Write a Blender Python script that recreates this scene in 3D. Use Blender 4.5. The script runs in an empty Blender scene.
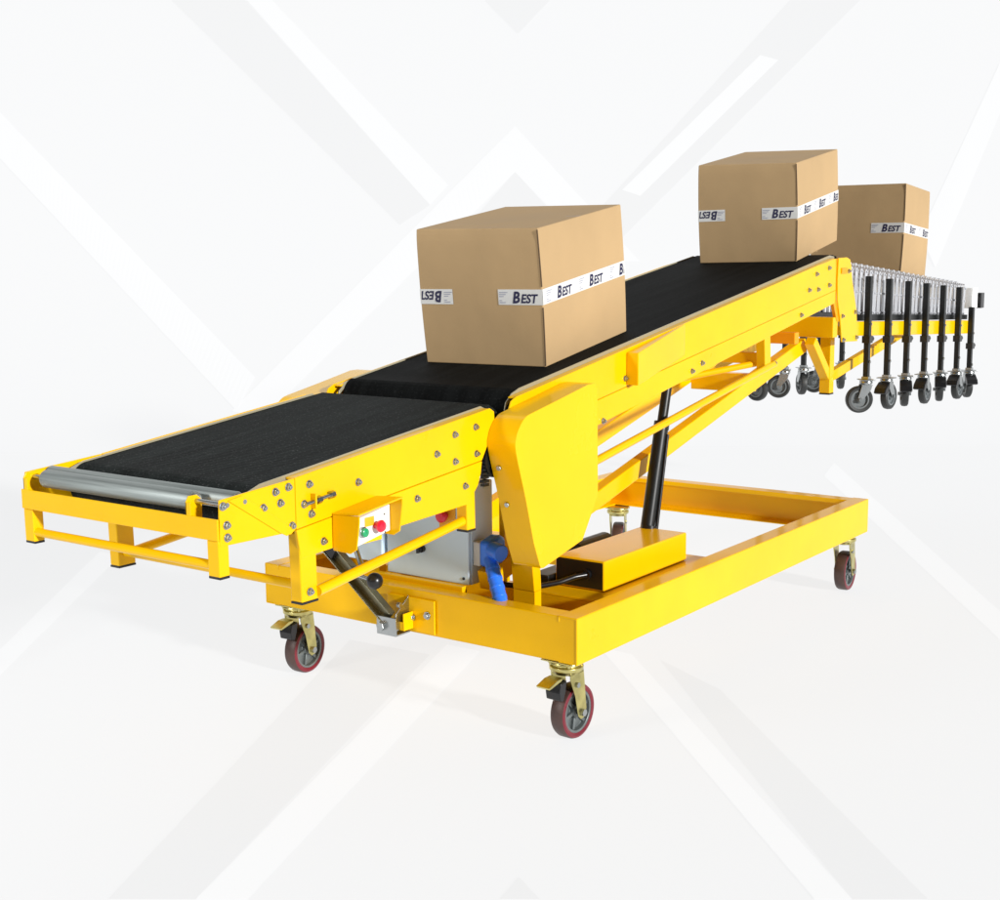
import bpy, bmesh, math, random
from mathutils import Vector, Matrix
random.seed(7)
scene = bpy.context.scene
COL = scene.collection
R = math.radians
# ------------------------------------------------------------------ materials
def mat(name, col, rough=.5, metal=0., coat=0., noise=0., nscale=8., bump=0., bscale=60., emis=0., spec=.5, ntype=None):
    m = bpy.data.materials.new(name); m.use_nodes = True
    nt = m.node_tree; b = nt.nodes['Principled BSDF']
    b.inputs['Base Color'].default_value = (*col, 1); b.inputs['Roughness'].default_value = rough
    b.inputs['Metallic'].default_value = metal; b.inputs['Coat Weight'].default_value = coat
    b.inputs['Coat Roughness'].default_value = .05; b.inputs['Coat IOR'].default_value = 1.28
    b.inputs['Specular IOR Level'].default_value = spec
    tc = nt.nodes.new('ShaderNodeTexCoord')
    if noise:
        n = nt.nodes.new('ShaderNodeTexNoise'); n.inputs['Scale'].default_value = nscale; n.inputs['Detail'].default_value = 5
        mp = nt.nodes.new('ShaderNodeMapping')
        if ntype == 'brushed_x': mp.inputs['Scale'].default_value = (.6, 30, 30)
        if ntype == 'brushed_y': mp.inputs['Scale'].default_value = (30, .5, 30)
        if ntype == 'brushed_z': mp.inputs['Scale'].default_value = (30, 30, .6)
        nt.links.new(tc.outputs['Object'], mp.inputs[0]); nt.links.new(mp.outputs[0], n.inputs['Vector'])
        mr = nt.nodes.new('ShaderNodeMapRange'); mr.inputs['From Min'].default_value = .3; mr.inputs['From Max'].default_value = .7
        mr.inputs['To Min'].default_value = 1 - noise; mr.inputs['To Max'].default_value = 1 + noise
        nt.links.new(n.outputs['Fac'], mr.inputs['Value'])
        vm = nt.nodes.new('ShaderNodeVectorMath'); vm.operation = 'SCALE'; vm.inputs[0].default_value = col
        nt.links.new(mr.outputs[0], vm.inputs['Scale']); nt.links.new(vm.outputs[0], b.inputs['Base Color'])
        mr2 = nt.nodes.new('ShaderNodeMapRange'); mr2.inputs['To Min'].default_value = rough * .75; mr2.inputs['To Max'].default_value = min(1, rough * 1.25)
        nt.links.new(n.outputs['Fac'], mr2.inputs['Value']); nt.links.new(mr2.outputs[0], b.inputs['Roughness'])
    if bump:
        n2 = nt.nodes.new('ShaderNodeTexNoise'); n2.inputs['Scale'].default_value = bscale; n2.inputs['Detail'].default_value = 3
        nt.links.new(tc.outputs['Object'], n2.inputs['Vector'])
        bp = nt.nodes.new('ShaderNodeBump'); bp.inputs['Strength'].default_value = bump; bp.inputs['Distance'].default_value = .002
        nt.links.new(n2.outputs['Fac'], bp.inputs['Height']); nt.links.new(bp.outputs[0], b.inputs['Normal'])
        if coat: nt.links.new(bp.outputs[0], b.inputs['Coat Normal'])
    if emis:
        b.inputs['Emission Color'].default_value = (.985, .992, 1, 1); b.inputs['Emission Strength'].default_value = emis
    return m
YEL = mat('yellow_paint', (.84, .475, .001), .30, coat=.35, spec=.12, noise=.05, nscale=5, bump=.06, bscale=120)
YEL2 = mat('yellow_paint_cover', (.85, .485, .001), .26, coat=.4, spec=.12, noise=.04, nscale=4, bump=.05, bscale=120)
ORG = mat('orange_inside_paint', (.82, .32, .003), .4, coat=.1, spec=.25, noise=.05, nscale=6)
def belt_mat(name, base, streak, spec=.16, grain=.05):
    m = mat(name, base, .75, spec=spec)
    nt = m.node_tree; b = nt.nodes['Principled BSDF']
    tc = nt.nodes.new('ShaderNodeTexCoord'); mp = nt.nodes.new('ShaderNodeMapping'); mp.inputs['Scale'].default_value = (26, 2.0, 2.0)
    nt.links.new(tc.outputs['Object'], mp.inputs[0])
    n = nt.nodes.new('ShaderNodeTexNoise'); n.inputs['Scale'].default_value = 1.0; n.inputs['Detail'].default_value = 6; n.inputs['Roughness'].default_value = .65
    nt.links.new(mp.outputs[0], n.inputs['Vector'])
    sp = nt.nodes.new('ShaderNodeTexNoise'); sp.inputs['Scale'].default_value = 190; sp.inputs['Detail'].default_value = 1
    nt.links.new(tc.outputs['Object'], sp.inputs['Vector'])
    r1 = nt.nodes.new('ShaderNodeMapRange'); r1.inputs['From Min'].default_value = .35; r1.inputs['From Max'].default_value = .7
    r1.inputs['To Min'].default_value = .65; r1.inputs['To Max'].default_value = 1 + streak
    nt.links.new(n.outputs['Fac'], r1.inputs['Value'])
    r2 = nt.nodes.new('ShaderNodeMapRange'); r2.inputs['From Min'].default_value = .60; r2.inputs['From Max'].default_value = .78
    r2.inputs['To Min'].default_value = 0; r2.inputs['To Max'].default_value = grain
    nt.links.new(sp.outputs['Fac'], r2.inputs['Value'])
    vm = nt.nodes.new('ShaderNodeVectorMath'); vm.operation = 'SCALE'; vm.inputs[0].default_value = base
    nt.links.new(r1.outputs[0], vm.inputs['Scale'])
    ad = nt.nodes.new('ShaderNodeVectorMath'); ad.operation = 'ADD'
    nt.links.new(vm.outputs[0], ad.inputs[0]); nt.links.new(r2.outputs[0], ad.inputs[1])
    nt.links.new(ad.outputs[0], b.inputs['Base Color'])
    wv = nt.nodes.new('ShaderNodeTexWave'); wv.bands_direction = 'Y'; wv.inputs['Scale'].default_value = 28; wv.inputs['Distortion'].default_value = 1.5
    nt.links.new(tc.outputs['Object'], wv.inputs['Vector'])
    bp = nt.nodes.new('ShaderNodeBump'); bp.inputs['Strength'].default_value = .22; bp.inputs['Distance'].default_value = .0015
    nt.links.new(wv.outputs['Fac'], bp.inputs['Height']); nt.links.new(bp.outputs[0], b.inputs['Normal'])
    return m
BELT1 = belt_mat('worn_belt_rubber', (.009, .0115, .011), .6, .09)
BELT2 = belt_mat('black_belt_rubber', (.0045, .005, .005), .8, .05, .012)
BLK = mat('black_powder_coat', (.006, .007, .007), .38, spec=.4, noise=.15, nscale=30)
BLKP = mat('black_plastic', (.008, .008, .009), .3)
ZINC = mat('zinc_steel', (.42, .44, .44), .28, 1, noise=.1, nscale=10)
ROLL = mat('brushed_roller_steel', (.34, .375, .365), .58, .9, noise=.22, nscale=6, ntype='brushed_x')
ALU = mat('bright_aluminium', (.60, .61, .64), .38, .4, noise=.12, nscale=6, ntype='brushed_z')
GOLD = mat('yellow_zinc_steel', (.56, .50, .20), .3, 1, noise=.25, nscale=25)
TYRE = mat('dark_red_polyurethane', (.065, .034, .028), .45, noise=.2, nscale=30)
RIMR = mat('red_polyurethane_edge', (.15, .008, .018), .35)
HUB = mat('grey_cast_hub', (.17, .19, .19), .4, .6, noise=.12, nscale=40)
GTYRE = mat('grey_rubber_tyre', (.018, .020, .020), .5, noise=.2, nscale=40)
GHUB = mat('grey_plastic_hub', (.13, .145, .15), .45)
CAB = mat('grey_cabinet_paint', (.60, .78, .96), .4, coat=.15, noise=.03, nscale=4)
LGR = mat('light_grey_plastic', (.55, .56, .54), .4)
BLUE = mat('blue_plastic', (.025, .19, .92), .3, coat=.3)
REDP = mat('red_button_plastic', (.72, .012, .04), .28, coat=.4)
GRNP = mat('green_button_plastic', (.01, .32, .12), .3, coat=.4)
WHT = mat('white_label_plastic', (.74, .75, .73), .45)
AMB = mat('amber_label', (.85, .42, .02), .5)
def card_mat(name, base):
    m = mat(name, base, .72, noise=.07, nscale=3, spec=.25)
    nt = m.node_tree; b = nt.nodes['Principled BSDF']; tc = nt.nodes.new('ShaderNodeTexCoord')
    lo = nt.nodes.new('ShaderNodeTexNoise'); lo.inputs['Scale'].default_value = 5; lo.inputs['Detail'].default_value = 2
    wv = nt.nodes.new('ShaderNodeTexNoise'); mp = nt.nodes.new('ShaderNodeMapping'); mp.inputs['Scale'].default_value = (140, 140, 4)
    wv.inputs['Scale'].default_value = 1; nt.links.new(tc.outputs['Object'], mp.inputs[0]); nt.links.new(mp.outputs[0], wv.inputs['Vector'])
    nt.links.new(tc.outputs['Object'], lo.inputs['Vector'])
    b1 = nt.nodes.new('ShaderNodeBump'); b1.inputs['Strength'].default_value = .2; b1.inputs['Distance'].default_value = .02
    b2 = nt.nodes.new('ShaderNodeBump'); b2.inputs['Strength'].default_value = .12; b2.inputs['Distance'].default_value = .001
    nt.links.new(lo.outputs['Fac'], b1.inputs['Height']); nt.links.new(wv.outputs['Fac'], b2.inputs['Height'])
    nt.links.new(b1.outputs[0], b2.inputs['Normal']); nt.links.new(b2.outputs[0], b.inputs['Normal'])
    return m
CARD = card_mat('brown_cardboard', (.45, .305, .155))
TAPE = mat('white_packing_tape', (.66, .66, .64), .35)
INK = mat('dark_blue_print', (.006, .006, .05), .5)
INK2 = mat('faint_grey_print', (.30, .31, .40), .5)
GUARD = mat('pale_edge_guard', (.42, .38, .26), .35, .3)
# ------------------------------------------------------------------ helpers
def link(o, parent=None):
    COL.objects.link(o)
    if parent: o.parent = parent
    return o
def mesh_obj(name, bm, material, parent=None, bevel=0, seg=2, smooth=False, mats=None):
    bmesh.ops.recalc_face_normals(bm, faces=bm.faces[:])
    me = bpy.data.meshes.new(name); bm.to_mesh(me); bm.free()
    for mm in (mats or [material]): me.materials.append(mm)
    o = bpy.data.objects.new(name, me); link(o, parent)
    if smooth:
        for p in me.polygons: p.use_smooth = True
        me.set_sharp_from_angle(angle=R(35))
    if bevel:
        b = o.modifiers.new('bevel', 'BEVEL'); b.width = bevel; b.segments = seg; b.limit_method = 'ANGLE'; b.angle_limit = R(35)
        b.harden_normals = False
    return o
def thing(name, label, cat, loc, group=None):
    o = bpy.data.objects.new(name, None); COL.objects.link(o); o.location = loc; o.empty_display_size = .1
    o['label'] = label; o['category'] = cat
    if group: o['group'] = group
    return o
def box(bm, x0, x1, y0, y1, z0, z1):
    vs = [bm.verts.new((x, y, z)) for x in (x0, x1) for y in (y0, y1) for z in (z0, z1)]
    for f in ((0, 1, 3, 2), (4, 6, 7, 5), (0, 4, 5, 1), (2, 3, 7, 6), (0, 2, 6, 4), (1, 5, 7, 3)):
        bm.faces.new([vs[i] for i in f])
    return vs
def prism(bm, pts, x0, x1):           # side-view outline (y,z) extruded along x
    a = [bm.verts.new((x0, y, z)) for y, z in pts]; b = [bm.verts.new((x1, y, z)) for y, z in pts]
    bm.faces.new(a); bm.faces.new(b[::-1]); n = len(pts)
    for i in range(n): bm.faces.new((a[i], b[i], b[(i + 1) % n], a[(i + 1) % n]))
def prism_between(bm, pa, pb):        # two rings of 3-D points
    a = [bm.verts.new(p) for p in pa]; b = [bm.verts.new(p) for p in pb]
    bm.faces.new(a); bm.faces.new(b[::-1]); n = len(pa)
    for i in range(n): bm.faces.new((a[i], b[i], b[(i + 1) % n], a[(i + 1) % n]))
def cyl(bm, p0, p1, r, n=20, r1=None, cap=True):
    p0 = Vector(p0); p1 = Vector(p1); d = (p1 - p0).normalized(); r1 = r if r1 is None else r1
    u = d.orthogonal().normalized(); v = d.cross(u)
    A = []; B = []
    for i in range(n):
        t = 2 * math.pi * i / n; e = u * math.cos(t) + v * math.sin(t)
        A.append(bm.verts.new(p0 + e * r)); B.append(bm.verts.new(p1 + e * r1))
    for i in range(n): bm.faces.new((A[i], A[(i + 1) % n], B[(i + 1) % n], B[i]))
    if cap: bm.faces.new(A[::-1]); bm.faces.new(B)
def lathe(bm, prof, axis='x', n=32, off=(0, 0, 0), mi=None):   # prof: (a, r) closed or open
    rings = []; off = Vector(off)
    for a, r in prof:
        ring = []
        for i in range(n):
            t = 2 * math.pi * i / n; c, s = math.cos(t) * r, math.sin(t) * r
            p = {'x': (a, c, s), 'y': (c, a, s), 'z': (c, s, a)}[axis]
            ring.append(bm.verts.new(Vector(p) + off))
        rings.append(ring)
    for k in range(len(rings) - 1):
        for i in range(n):
            f = bm.faces.new((rings[k][i], rings[k][(i + 1) % n], rings[k + 1][(i + 1) % n], rings[k + 1][i]))
            if mi: f.material_index = mi[k]
def beam(bm, p0, p1, w, h, up=(0, 0, 1)):     # rectangular bar from p0 to p1, w across, h along 'up'
    p0 = Vector(p0); p1 = Vector(p1); d = (p1 - p0).normalized(); s = d.cross(Vector(up)).normalized(); u = s.cross(d)
    q = [s * w / 2 + u * h / 2, -s * w / 2 + u * h / 2, -s * w / 2 - u * h / 2, s * w / 2 - u * h / 2]
    prism_between(bm, [p0 + e for e in q], [p1 + e for e in q])
def tube(bm, pts, r, n=12):
    pts = [Vector(p) for p in pts]; rings = []
    up = Vector((0.01, .02, 1))
    for i, p in enumerate(pts):
        d = (pts[min(i + 1, len(pts) - 1)] - pts[max(i - 1, 0)]).normalized()
        s = d.cross(up).normalized(); u = s.cross(d)
        rings.append([bm.verts.new(p + (s * math.cos(2 * math.pi * k / n) + u * math.sin(2 * math.pi * k / n)) * r) for k in range(n)])
    for a, b in zip(rings, rings[1:]):
        for k in range(n): bm.faces.new((a[k], a[(k + 1) % n], b[(k + 1) % n], b[k]))
    bm.faces.new(rings[0][::-1]); bm.faces.new(rings[-1])
def NB(): return bmesh.new()
def arc(cy, cz, r, a0, a1, n=8):
    return [(cy + r * math.cos(R(a0 + (a1 - a0) * i / n)), cz + r * math.sin(R(a0 + (a1 - a0) * i / n))) for i in range(n + 1)]
def copy_tree(o, parent=None):
    c = o.copy(); COL.objects.link(c)
    if parent: c.parent = parent
    for ch in [q for q in o.children]: copy_tree(ch, c)
    return c
# ------------------------------------------------------------------ sizes
XR, XL = -.243, -.924           # outer faces of the deck
XC = (XR + XL) / 2
W, L, ZT, ZB = 1.167, 2.084, .362, .232   # base frame
def zf(y): return .822 + .1135 * (y + .84)   # top of the lower deck rails
def zu(y): return .921 + .1600 * y           # top of the upper deck rails
TH1, TH2 = math.atan(.1135), math.atan(.16)
# ================================================================== MACHINE
M = thing('belt_conveyor', 'yellow inclined mobile belt conveyor on a wheeled frame', 'belt conveyor', (0, 0, 0))
def P(name, bm, m, parent=None, **k): return mesh_obj(name, bm, m, parent or M, **k)
# ---- base frame: four beams (channels with a folded top)
def channel_x(x0, x1, y0, y1, face_low):   # web + top flange + bottom lip running along x
    b = NB(); t = .006
    return b
BW = .062
def cbeam(y_or_x, along, inner_sign, a0, a1):
    ZT, ZB = (.362, .232) if along == 'y' else (.3605, .2335)
    # C channel profile (web outside, flanges inwards)
    b = NB(); t = .006; s = inner_sign
    prof = [(0, ZT), (BW * s, ZT), (BW * s, ZT - t * 3), ((BW - .006) * s, ZT - t * 3), ((BW - .006) * s, ZT - t), (t * s, ZT - t), (t * s, ZB + t), (BW * s, ZB + t), (BW * s, ZB), (0, ZB)]
    if along == 'y': ra = [(y_or_x + p, a0, z) for p, z in prof]; rb = [(y_or_x + p, a1, z) for p, z in prof]
    else: ra = [(a0, y_or_x + p, z) for p, z in prof]; rb = [(a1, y_or_x + p, z) for p, z in prof]
    prism_between(b, ra, rb); return b
P('frame_beam', cbeam(0, 'y', -1, 0.0, L), YEL, bevel=.004)
P('frame_beam', cbeam(-W, 'y', 1, 0.0, L), YEL, bevel=.004)
P('frame_beam', cbeam(0.0015, 'x', 1, -W + .0015, -.0015), YEL, bevel=.004)
P('frame_beam', cbeam(L - .0015, 'x', -1, -W + .0015, -.0015), YEL, bevel=.004)
for yy, zz in ((.36, .318), (.93, .318)):
    b = NB(); box(b, -W + .008, -.008, yy - .03, yy + .03, ZB + .01, zz); P('cross_member', b, YEL, bevel=.003)
b = NB(); box(b, -W + .07, -.0635, .064, .33, ZB + .003, ZB + .009); P('floor_pan', b, YEL)
b = NB(); box(b, -.42, -.0635, .30, .98, .3195, .3265); box(b, -.42, -.0635, .300, .306, ZB + .01, .319); P('shelf', b, YEL, bevel=.001)
# long inner strips beside the top flange (the tray edge seen inside the front beam)
b = NB(); box(b, -.82, -.43, .0625, .085, ZT - .05, ZT + .012); P('tray_rail', b, YEL, bevel=.003)
# ---- main casters
def main_caster(name='caster', brake=True):
    b = NB()
    lathe(b, [(.232 - .004, 0.001), (.232 - .004, .050), (.222, .052), (.222, .040), (.214, .040), (.212, .047), (.202, .047), (.196, .040), (.190, .036), (.190, .001)], 'z', 28)
    # fork legs: two tapering plates beside the wheel
    for s in (-1, 1):
        x0 = s * .030; x1 = s * .034
        pr = [(-.026, .198), (.034, .198), (.040, .150), (.047, .085), (.040, .062), (.022, .058), (.010, .070), (-.004, .130), (-.026, .180)]
        prism_between(b, [(x0, y, z) for y, z in pr], [(x1, y, z) for y, z in pr])
    box(b, -.034, .034, -.026, .034, .190, .199)
    fork = mesh_obj(name, b, GOLD, M, bevel=.0015, smooth=True)
    b = NB()
    for i in range(4):
        a = R(45 + 90 * i); cyl(b, (.042 * math.cos(a), .042 * math.sin(a), .214), (.042 * math.cos(a), .042 * math.sin(a), .222), .0065, 6)
    box(b, -.05, .05, -.05, .05, .2275, .2315)
    mesh_obj('mounting_plate', b, GOLD, fork, bevel=.001)
    wy = .028; wz = .0765
    b = NB()   # tyre: tread + coloured edge
    lathe(b, [(-.020, .060), (-.0225, .068), (-.0205, .0735), (-.014, .0765), (.014, .0765), (.0205, .0735), (.0225, .068), (.020, .060), (.0, .058), (-.020, .060)], 'x', 48, (0, wy, wz), [1, 1, 0, 0, 0, 1, 1, 1, 1])
    mesh_obj('tyre', b, TYRE, fork, smooth=True, mats=[TYRE, RIMR])
    b = NB()   # hub: rim ring, dished web, spokes, boss
    lathe(b, [(-.0195, .0598), (-.0195, .053), (-.006, .051), (-.005, .020), (-.017, .018), (-.017, .008), (.017, .008), (.017, .018), (.005, .020), (.006, .051), (.0195, .053), (.0195, .0598)], 'x', 40, (0, wy, wz))
    for i in range(6):
        a = R(60 * i + 15)
        for s in (-1, 1):
            beam(b, (s * .0095, wy + .017 * math.cos(a), wz + .017 * math.sin(a)), (s * .0095, wy + .0525 * math.cos(a), wz + .0525 * math.sin(a)), .010, .008, (1, 0, 0))
    mesh_obj('hub', b, HUB, fork, bevel=.001, smooth=True)
    b = NB(); cyl(b, (-.040, wy, wz), (.040, wy, wz), .006, 12); cyl(b, (.0345, wy, wz), (.042, wy, wz), .0105, 6); cyl(b, (-.042, wy, wz), (-.0345, wy, wz), .0105, 6)
    mesh_obj('axle', b, ZINC, fork, smooth=True)
    b = NB(); cyl(b, (.0345, .004, .160), (.039, .004, .160), .008, 6); mesh_obj('bolt', b, ZINC, fork)
    if brake:
        b = NB()   # brake block above the tread and the tilted tread pedal
        prism(b, [(-.030, .180), (-.058, .176), (-.064, .150), (-.060, .128), (-.044, .124), (-.034, .150)], -.024, .024)
        mesh_obj('brake_block', b, BLKP, fork, bevel=.003)
        b = NB(); prism(b, [(-.045, .190), (-.050, .182), (-.104, .170), (-.108, .176), (-.070, .189)], -.022, .022)
        mesh_obj('brake_pedal', b, GOLD, fork, bevel=.0015)
    return fork
c1 = main_caster(); c1.location = (-.068, .052, 0); c1.rotation_euler.z = R(-3)
c2 = copy_tree(c1, M); c2.location = (-1.085, .058, 0); c2.rotation_euler.z = R(4)
c3 = main_caster('caster', False); c3.location = (-.070, L - .066, 0); c3.rotation_euler.z = R(4)
c4 = copy_tree(c3, M); c4.location = (-1.090, L - .066, 0); c4.rotation_euler.z = R(24)
# ---- lower (receiving) deck
def side_pair(name, pts, m, depth=.006, parent=None, bevel=.002, both=True):
    b = NB(); prism(b, pts, XR - depth, XR); P(name, b, m, bevel=bevel)
    if both: b = NB(); prism(b, pts, XL, XL + depth); P(name, b, m, bevel=bevel)
YA, YE = -.782, -.048
side_pair('deck_side_plate', [(YA, zf(YA)), (YE, zf(YE))] + [(-.030, zf(-.03) - .012), (-.028, .880), (-.045, .850), (-.062, .812), (-.086, zf(-.086) - .131)] + [(YA, zf(YA) - .118)], YEL)
side_pair('lower_side_plate', [(YA, zf(YA) - .1195), (-.086, zf(-.086) - .1325), (-.092, .742), (-.105, .712), (-.125, .692), (-.150, .668), (-.70, .645), (YA + .012, .640)], YEL, depth=.010)
# top flanges of the rails
for xa, xb in ((XR - .030, XR - .0062), (XL + .0062, XL + .030)):
    b = NB(); prism(b, [(YA - .0, zf(YA) - .001), (YE, zf(YE) - .001), (YE, zf(YE) - .006), (YA, zf(YA) - .006)], xa, xb); P('rail_flange', b, YEL, bevel=.001)
# thin pale edge guard beside the belt
def guard(pts, x0, x1):
    b = NB(); t = .004
    lo = [(y, z - .012) for y, z in pts]
    prism(b, pts + lo[::-1], x0, x1); P('edge_guard', b, GUARD, bevel=.0008)
gp = [(-.925, .775), (-.915, .800), (-.895, zf(-.9) - .004), (-.86, zf(-.86) + .003), (-.10, zf(-.10) + .004), (-.05, zf(-.05) + .004), (-.03, zf(-.05) - .004)]
guard(gp, XR - .034, XR - .0305); guard(gp, XL + .0305, XL + .034)
# nose plates
nose = [(-1.010, .712), (-1.006, .812), (-.7835, zf(YA) - .001), (-.7835, .712), (-.800, .702), (-.815, .708)]
side_pair('nose_plate', nose, YEL, depth=.006)
b = NB(); prism(b, [(-.985, .808), (-.945, .813), (-.790, .712), (-.815, .702), (-.835, .712)], XR + .0, XR + .0035); P('gusset_strip', b, YEL, bevel=.001)
# front cross bar with roller brackets
b = NB()
box(b, XL - .001, XR + .001, -1.0165, -1.0115, .725, .772); box(b, XL + .0065, XR - .0065, -1.011, -.96, .725, .730)
P('front_bar', b, YEL, bevel=.0015)
for x in (XR - .098, XL + .008):
    b = NB(); prism(b, [(-1.0155, .770), (-1.0155, .800), (-1.008, .812), (-.985, .812), (-.972, .800), (-.972, .730), (-1.010, .730)], x, x + .004)
    box(b, x, x + .016, -1.0155, -1.0125, .770, .800)
    P('roller_bracket', b, YEL, bevel=.001)
# hanging legs and push tubes of the front
def leg(x0, x1, y0, y1, zt, zb, dy=.012):
    b = NB(); prism_between(b, [(x0, y0, zt), (x1, y0, zt), (x1, y1, zt), (x0, y1, zt)], [(x0, y0 + dy, zb), (x1, y0 + dy, zb), (x1, y1 + dy, zb), (x0, y1 + dy, zb)])
    return b
def foot(leg_o, x0, x1, y0, y1, z):
    b = NB(); box(b, x0, x1, y0, y1, z - .005, z); mesh_obj('rubber_foot', b, BLKP, leg_o)
for x0, x1 in ((XR - .036, XR - .001), (XL + .001, XL + .036)):
    o = P('leg', leg(x0, x1, -1.0140, -.985, .7245, .646, .001), YEL, bevel=.002); foot(o, x0, x1, -1.012, -.985, .646)
    o = P('leg', leg(x0, x1, -.775, -.722, .70, .538, .004), YEL, bevel=.003); foot(o, x0, x1, -.771, -.718, .538)
    o = P('leg', leg(x0, x1, -.155, -.118, .705, .598, .002), YEL, bevel=.003); foot(o, x0, x1, -.153, -.116, .598)
b = NB(); prism(b, [(-.80, .660), (-.765, .700), (-.722, .700), (-.722, .640), (-.70, .650), (-.68, .665), (-.72, .69)], XR - .006, XR + .003)
b.free()
for y, z, r in ((-1.002, .668, .0105), (-.748, .572, .011)):
    b = NB(); cyl(b, (XL + .036, y, z), (XR - .036, y, z), r); P('cross_tube', b, YEL, smooth=True)
for x in (XR - .018, XL + .018):
    b = NB(); cyl(b, (x + (.019 if x > -.5 else -.019) + .0, -.722, .557), (x + (.0 if x > -.5 else 0), -.150, .622), .0125); P('push_tube', b, YEL, smooth=True)
    b = NB(); cyl(b, (x, -.700, .663), (x, -.160, .690), .006); P('tie_rod', b, YEL, smooth=True)
# rollers at the nose
def roller(y, z, x0, x1, r=.0215):
    b = NB(); lathe(b, [(x0, .006), (x0, r - .005), (x0 - .002, r - .002), (x0 + .002, r), (x1 - .002, r), (x1 + .002, r - .002), (x1, r - .005), (x1 - .001, .006)], 'x', 40, (0, y, z))
    o = P('roller', b, ROLL, smooth=True)
    b = NB(); cyl(b, (XL + .004, y, z), (XR + .004, y, z), .0055, 12); mesh_obj('axle', b, ZINC, o, smooth=True)
    b = NB(); lathe(b, [(x1 + .0015, .006), (x1 + .003, .009), (x1 + .003, .014), (x1 + .0005, .016)], 'x', 24, (0, y, z)); mesh_obj('bearing', b, ZINC, o, smooth=True)
roller(-.988, .799, XL + .062, XR - .100)
roller(-.938, .799, XL + .012, XR - .020, .0200)
# belts
def belt_loop(name, pts_top, m, x0, x1):
    b = NB(); prism(b, pts_top, x0, x1); return P(name, b, m, smooth=True)
BX0, BX1 = XL + .0345, XR - .0345
top1 = [(-.848 + .056 * math.cos(R(a)), zf(-.848) - .057 + .056 * math.sin(R(a))) for a in range(262, 96, -8)]
top1 += [(-.848 + (i / 20) * .84, zf(-.848 + (i / 20) * .84) - .001) for i in range(21)]
top1 += [(.02, .900), (.035, .885), (.03, .86)]
top1 += [(-.1, .83), (-.86, .735)]
belt_loop('belt', top1, BELT1, BX0, BX1)
top2 = [(.135 + .055 * math.cos(R(a)), zu(.135) - .048 + .055 * math.sin(R(a))) for a in range(262, 98, -12)]
top2 += [(.135 + (i / 30) * 2.20, zu(.135 + (i / 30) * 2.20) + .003) for i in range(31)]
top2 += [(2.375, zu(2.375) - .010), (2.395, zu(2.37) - .04), (2.36, zu(2.36) - .09)]
top2 += [(.16, zu(.16) - .10)]
belt_loop('belt', top2, BELT2, BX0, BX1)
# ---- upper deck
side2 = [(.03, zu(.0) - .04), (.05, zu(.05) - .008), (.075, zu(.075) - .001), (2.10, zu(2.10)), (2.285, zu(2.285) - .004), (2.292, zu(2.28) - .05), (2.292, zu(2.29) - .130), (.03, zu(.03) - .112)]
side_pair('deck_side_plate', side2, YEL)
low2 = [(.03, zu(.03) - .1135), (2.292, zu(2.292) - .1315), (2.290, zu(2.29) - .182), (.06, zu(.06) - .196), (.03, zu(.03) - .19)]
side_pair('lower_side_plate', low2, YEL, depth=.009)
for xa, xb in ((XR - .030, XR - .0062), (XL + .0062, XL + .030)):
    b = NB(); prism(b, [(.075, zu(.075) - .003), (2.285, zu(2.285) - .003), (2.285, zu(2.285) - .008), (.075, zu(.075) - .008)], xa, xb); P('rail_flange', b, YEL, bevel=.001)
gp2 = [(.055, zu(.06) - .05), (.066, zu(.07) - .018), (.095, zu(.095) + .001), (.13, zu(.13) + .007), (2.30, zu(2.30) + .007), (2.345, zu(2.34) - .004)]
guard(gp2, XR - .034, XR - .0305); guard(gp2, XL + .0305, XL + .034)
# under-belt pan seen from below
b = NB(); prism(b, [(.15, zu(.15) - .125), (2.25, zu(2.25) - .125), (2.25, zu(2.25) - .129), (.15, zu(.15) - .129)], XL + .01, XR - .01); P('belly_pan', b, YEL)
b = NB(); prism(b, [(-.76, zf(-.76) - .135), (-.1, zf(-.1) - .155), (-.1, zf(-.1) - .159), (-.76, zf(-.76) - .139)], XL + .012, XR - .012); P('belly_pan', b, YEL)
# hidden drum and chain between the two decks (dark things in the gap under the cover)
b = NB(); cyl(b, (XL + .03, -.012, .775), (XR - .004, -.012, .775), .055, 32); P('drive_drum', b, BLK, smooth=True)
b = NB()
for i in range(8): box(b, XR - .022, XR - .008, -.070 + .004 * (i % 2), -.045, .775 - .0105 * i, .782 - .0105 * i)
P('drive_chain', b, BLK)
# side box on the upper rail
b = NB()
ys, ye = .655, 1.03
pr = [(ys, zu(ys) - .012), (ye, zu(ye) - .002), (ye, zu(ye) - .105), (ys, zu(ys) - .112)]
prism_between(b, [(XR + .001, y, z) for y, z in pr], [(XR + .001 + (.042 if y < .8 else .006), y + (0.0 if y < .8 else -.02), z) for y, z in pr]); P('side_box', b, YEL, bevel=.003)
# ---- drive cover, right and left
cov = [(.290, .951), (.150, .924), (.020, .900), (-.018, .890), (-.044, .868), (-.060, .840), (-.0615, .801), (-.018, .669), (.018, .545), (.046, .478), (.060, .468), (.085, .472), (.262, .510), (.344, .627), (.340, .938), (.325, .9515)]
def smooth_profile(pts, rng, n=4):
    out = []
    for i, p in enumerate(pts):
        out.append(p)
        if i in rng:
            p0, p1, p2, p3 = pts[i - 1], pts[i], pts[(i + 1) % len(pts)], pts[(i + 2) % len(pts)]
            for k in range(1, n):
                t = k / n
                out.append(tuple(.5 * (2 * p1[j] + (p2[j] - p0[j]) * t + (2 * p0[j] - 5 * p1[j] + 4 * p2[j] - p3[j]) * t * t + (3 * p1[j] - p0[j] - 3 * p2[j] + p3[j]) * t ** 3) for j in (0, 1)))
    return out
def cover(x_out, x_in, name='drive_cover'):
    b = NB(); cin = smooth_profile(cov, (2, 3, 4, 5, 6, 9, 10))
    prism(b, cin, x_in, x_out); return P(name, b, YEL2, bevel=.003, seg=3, smooth=True)
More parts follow.
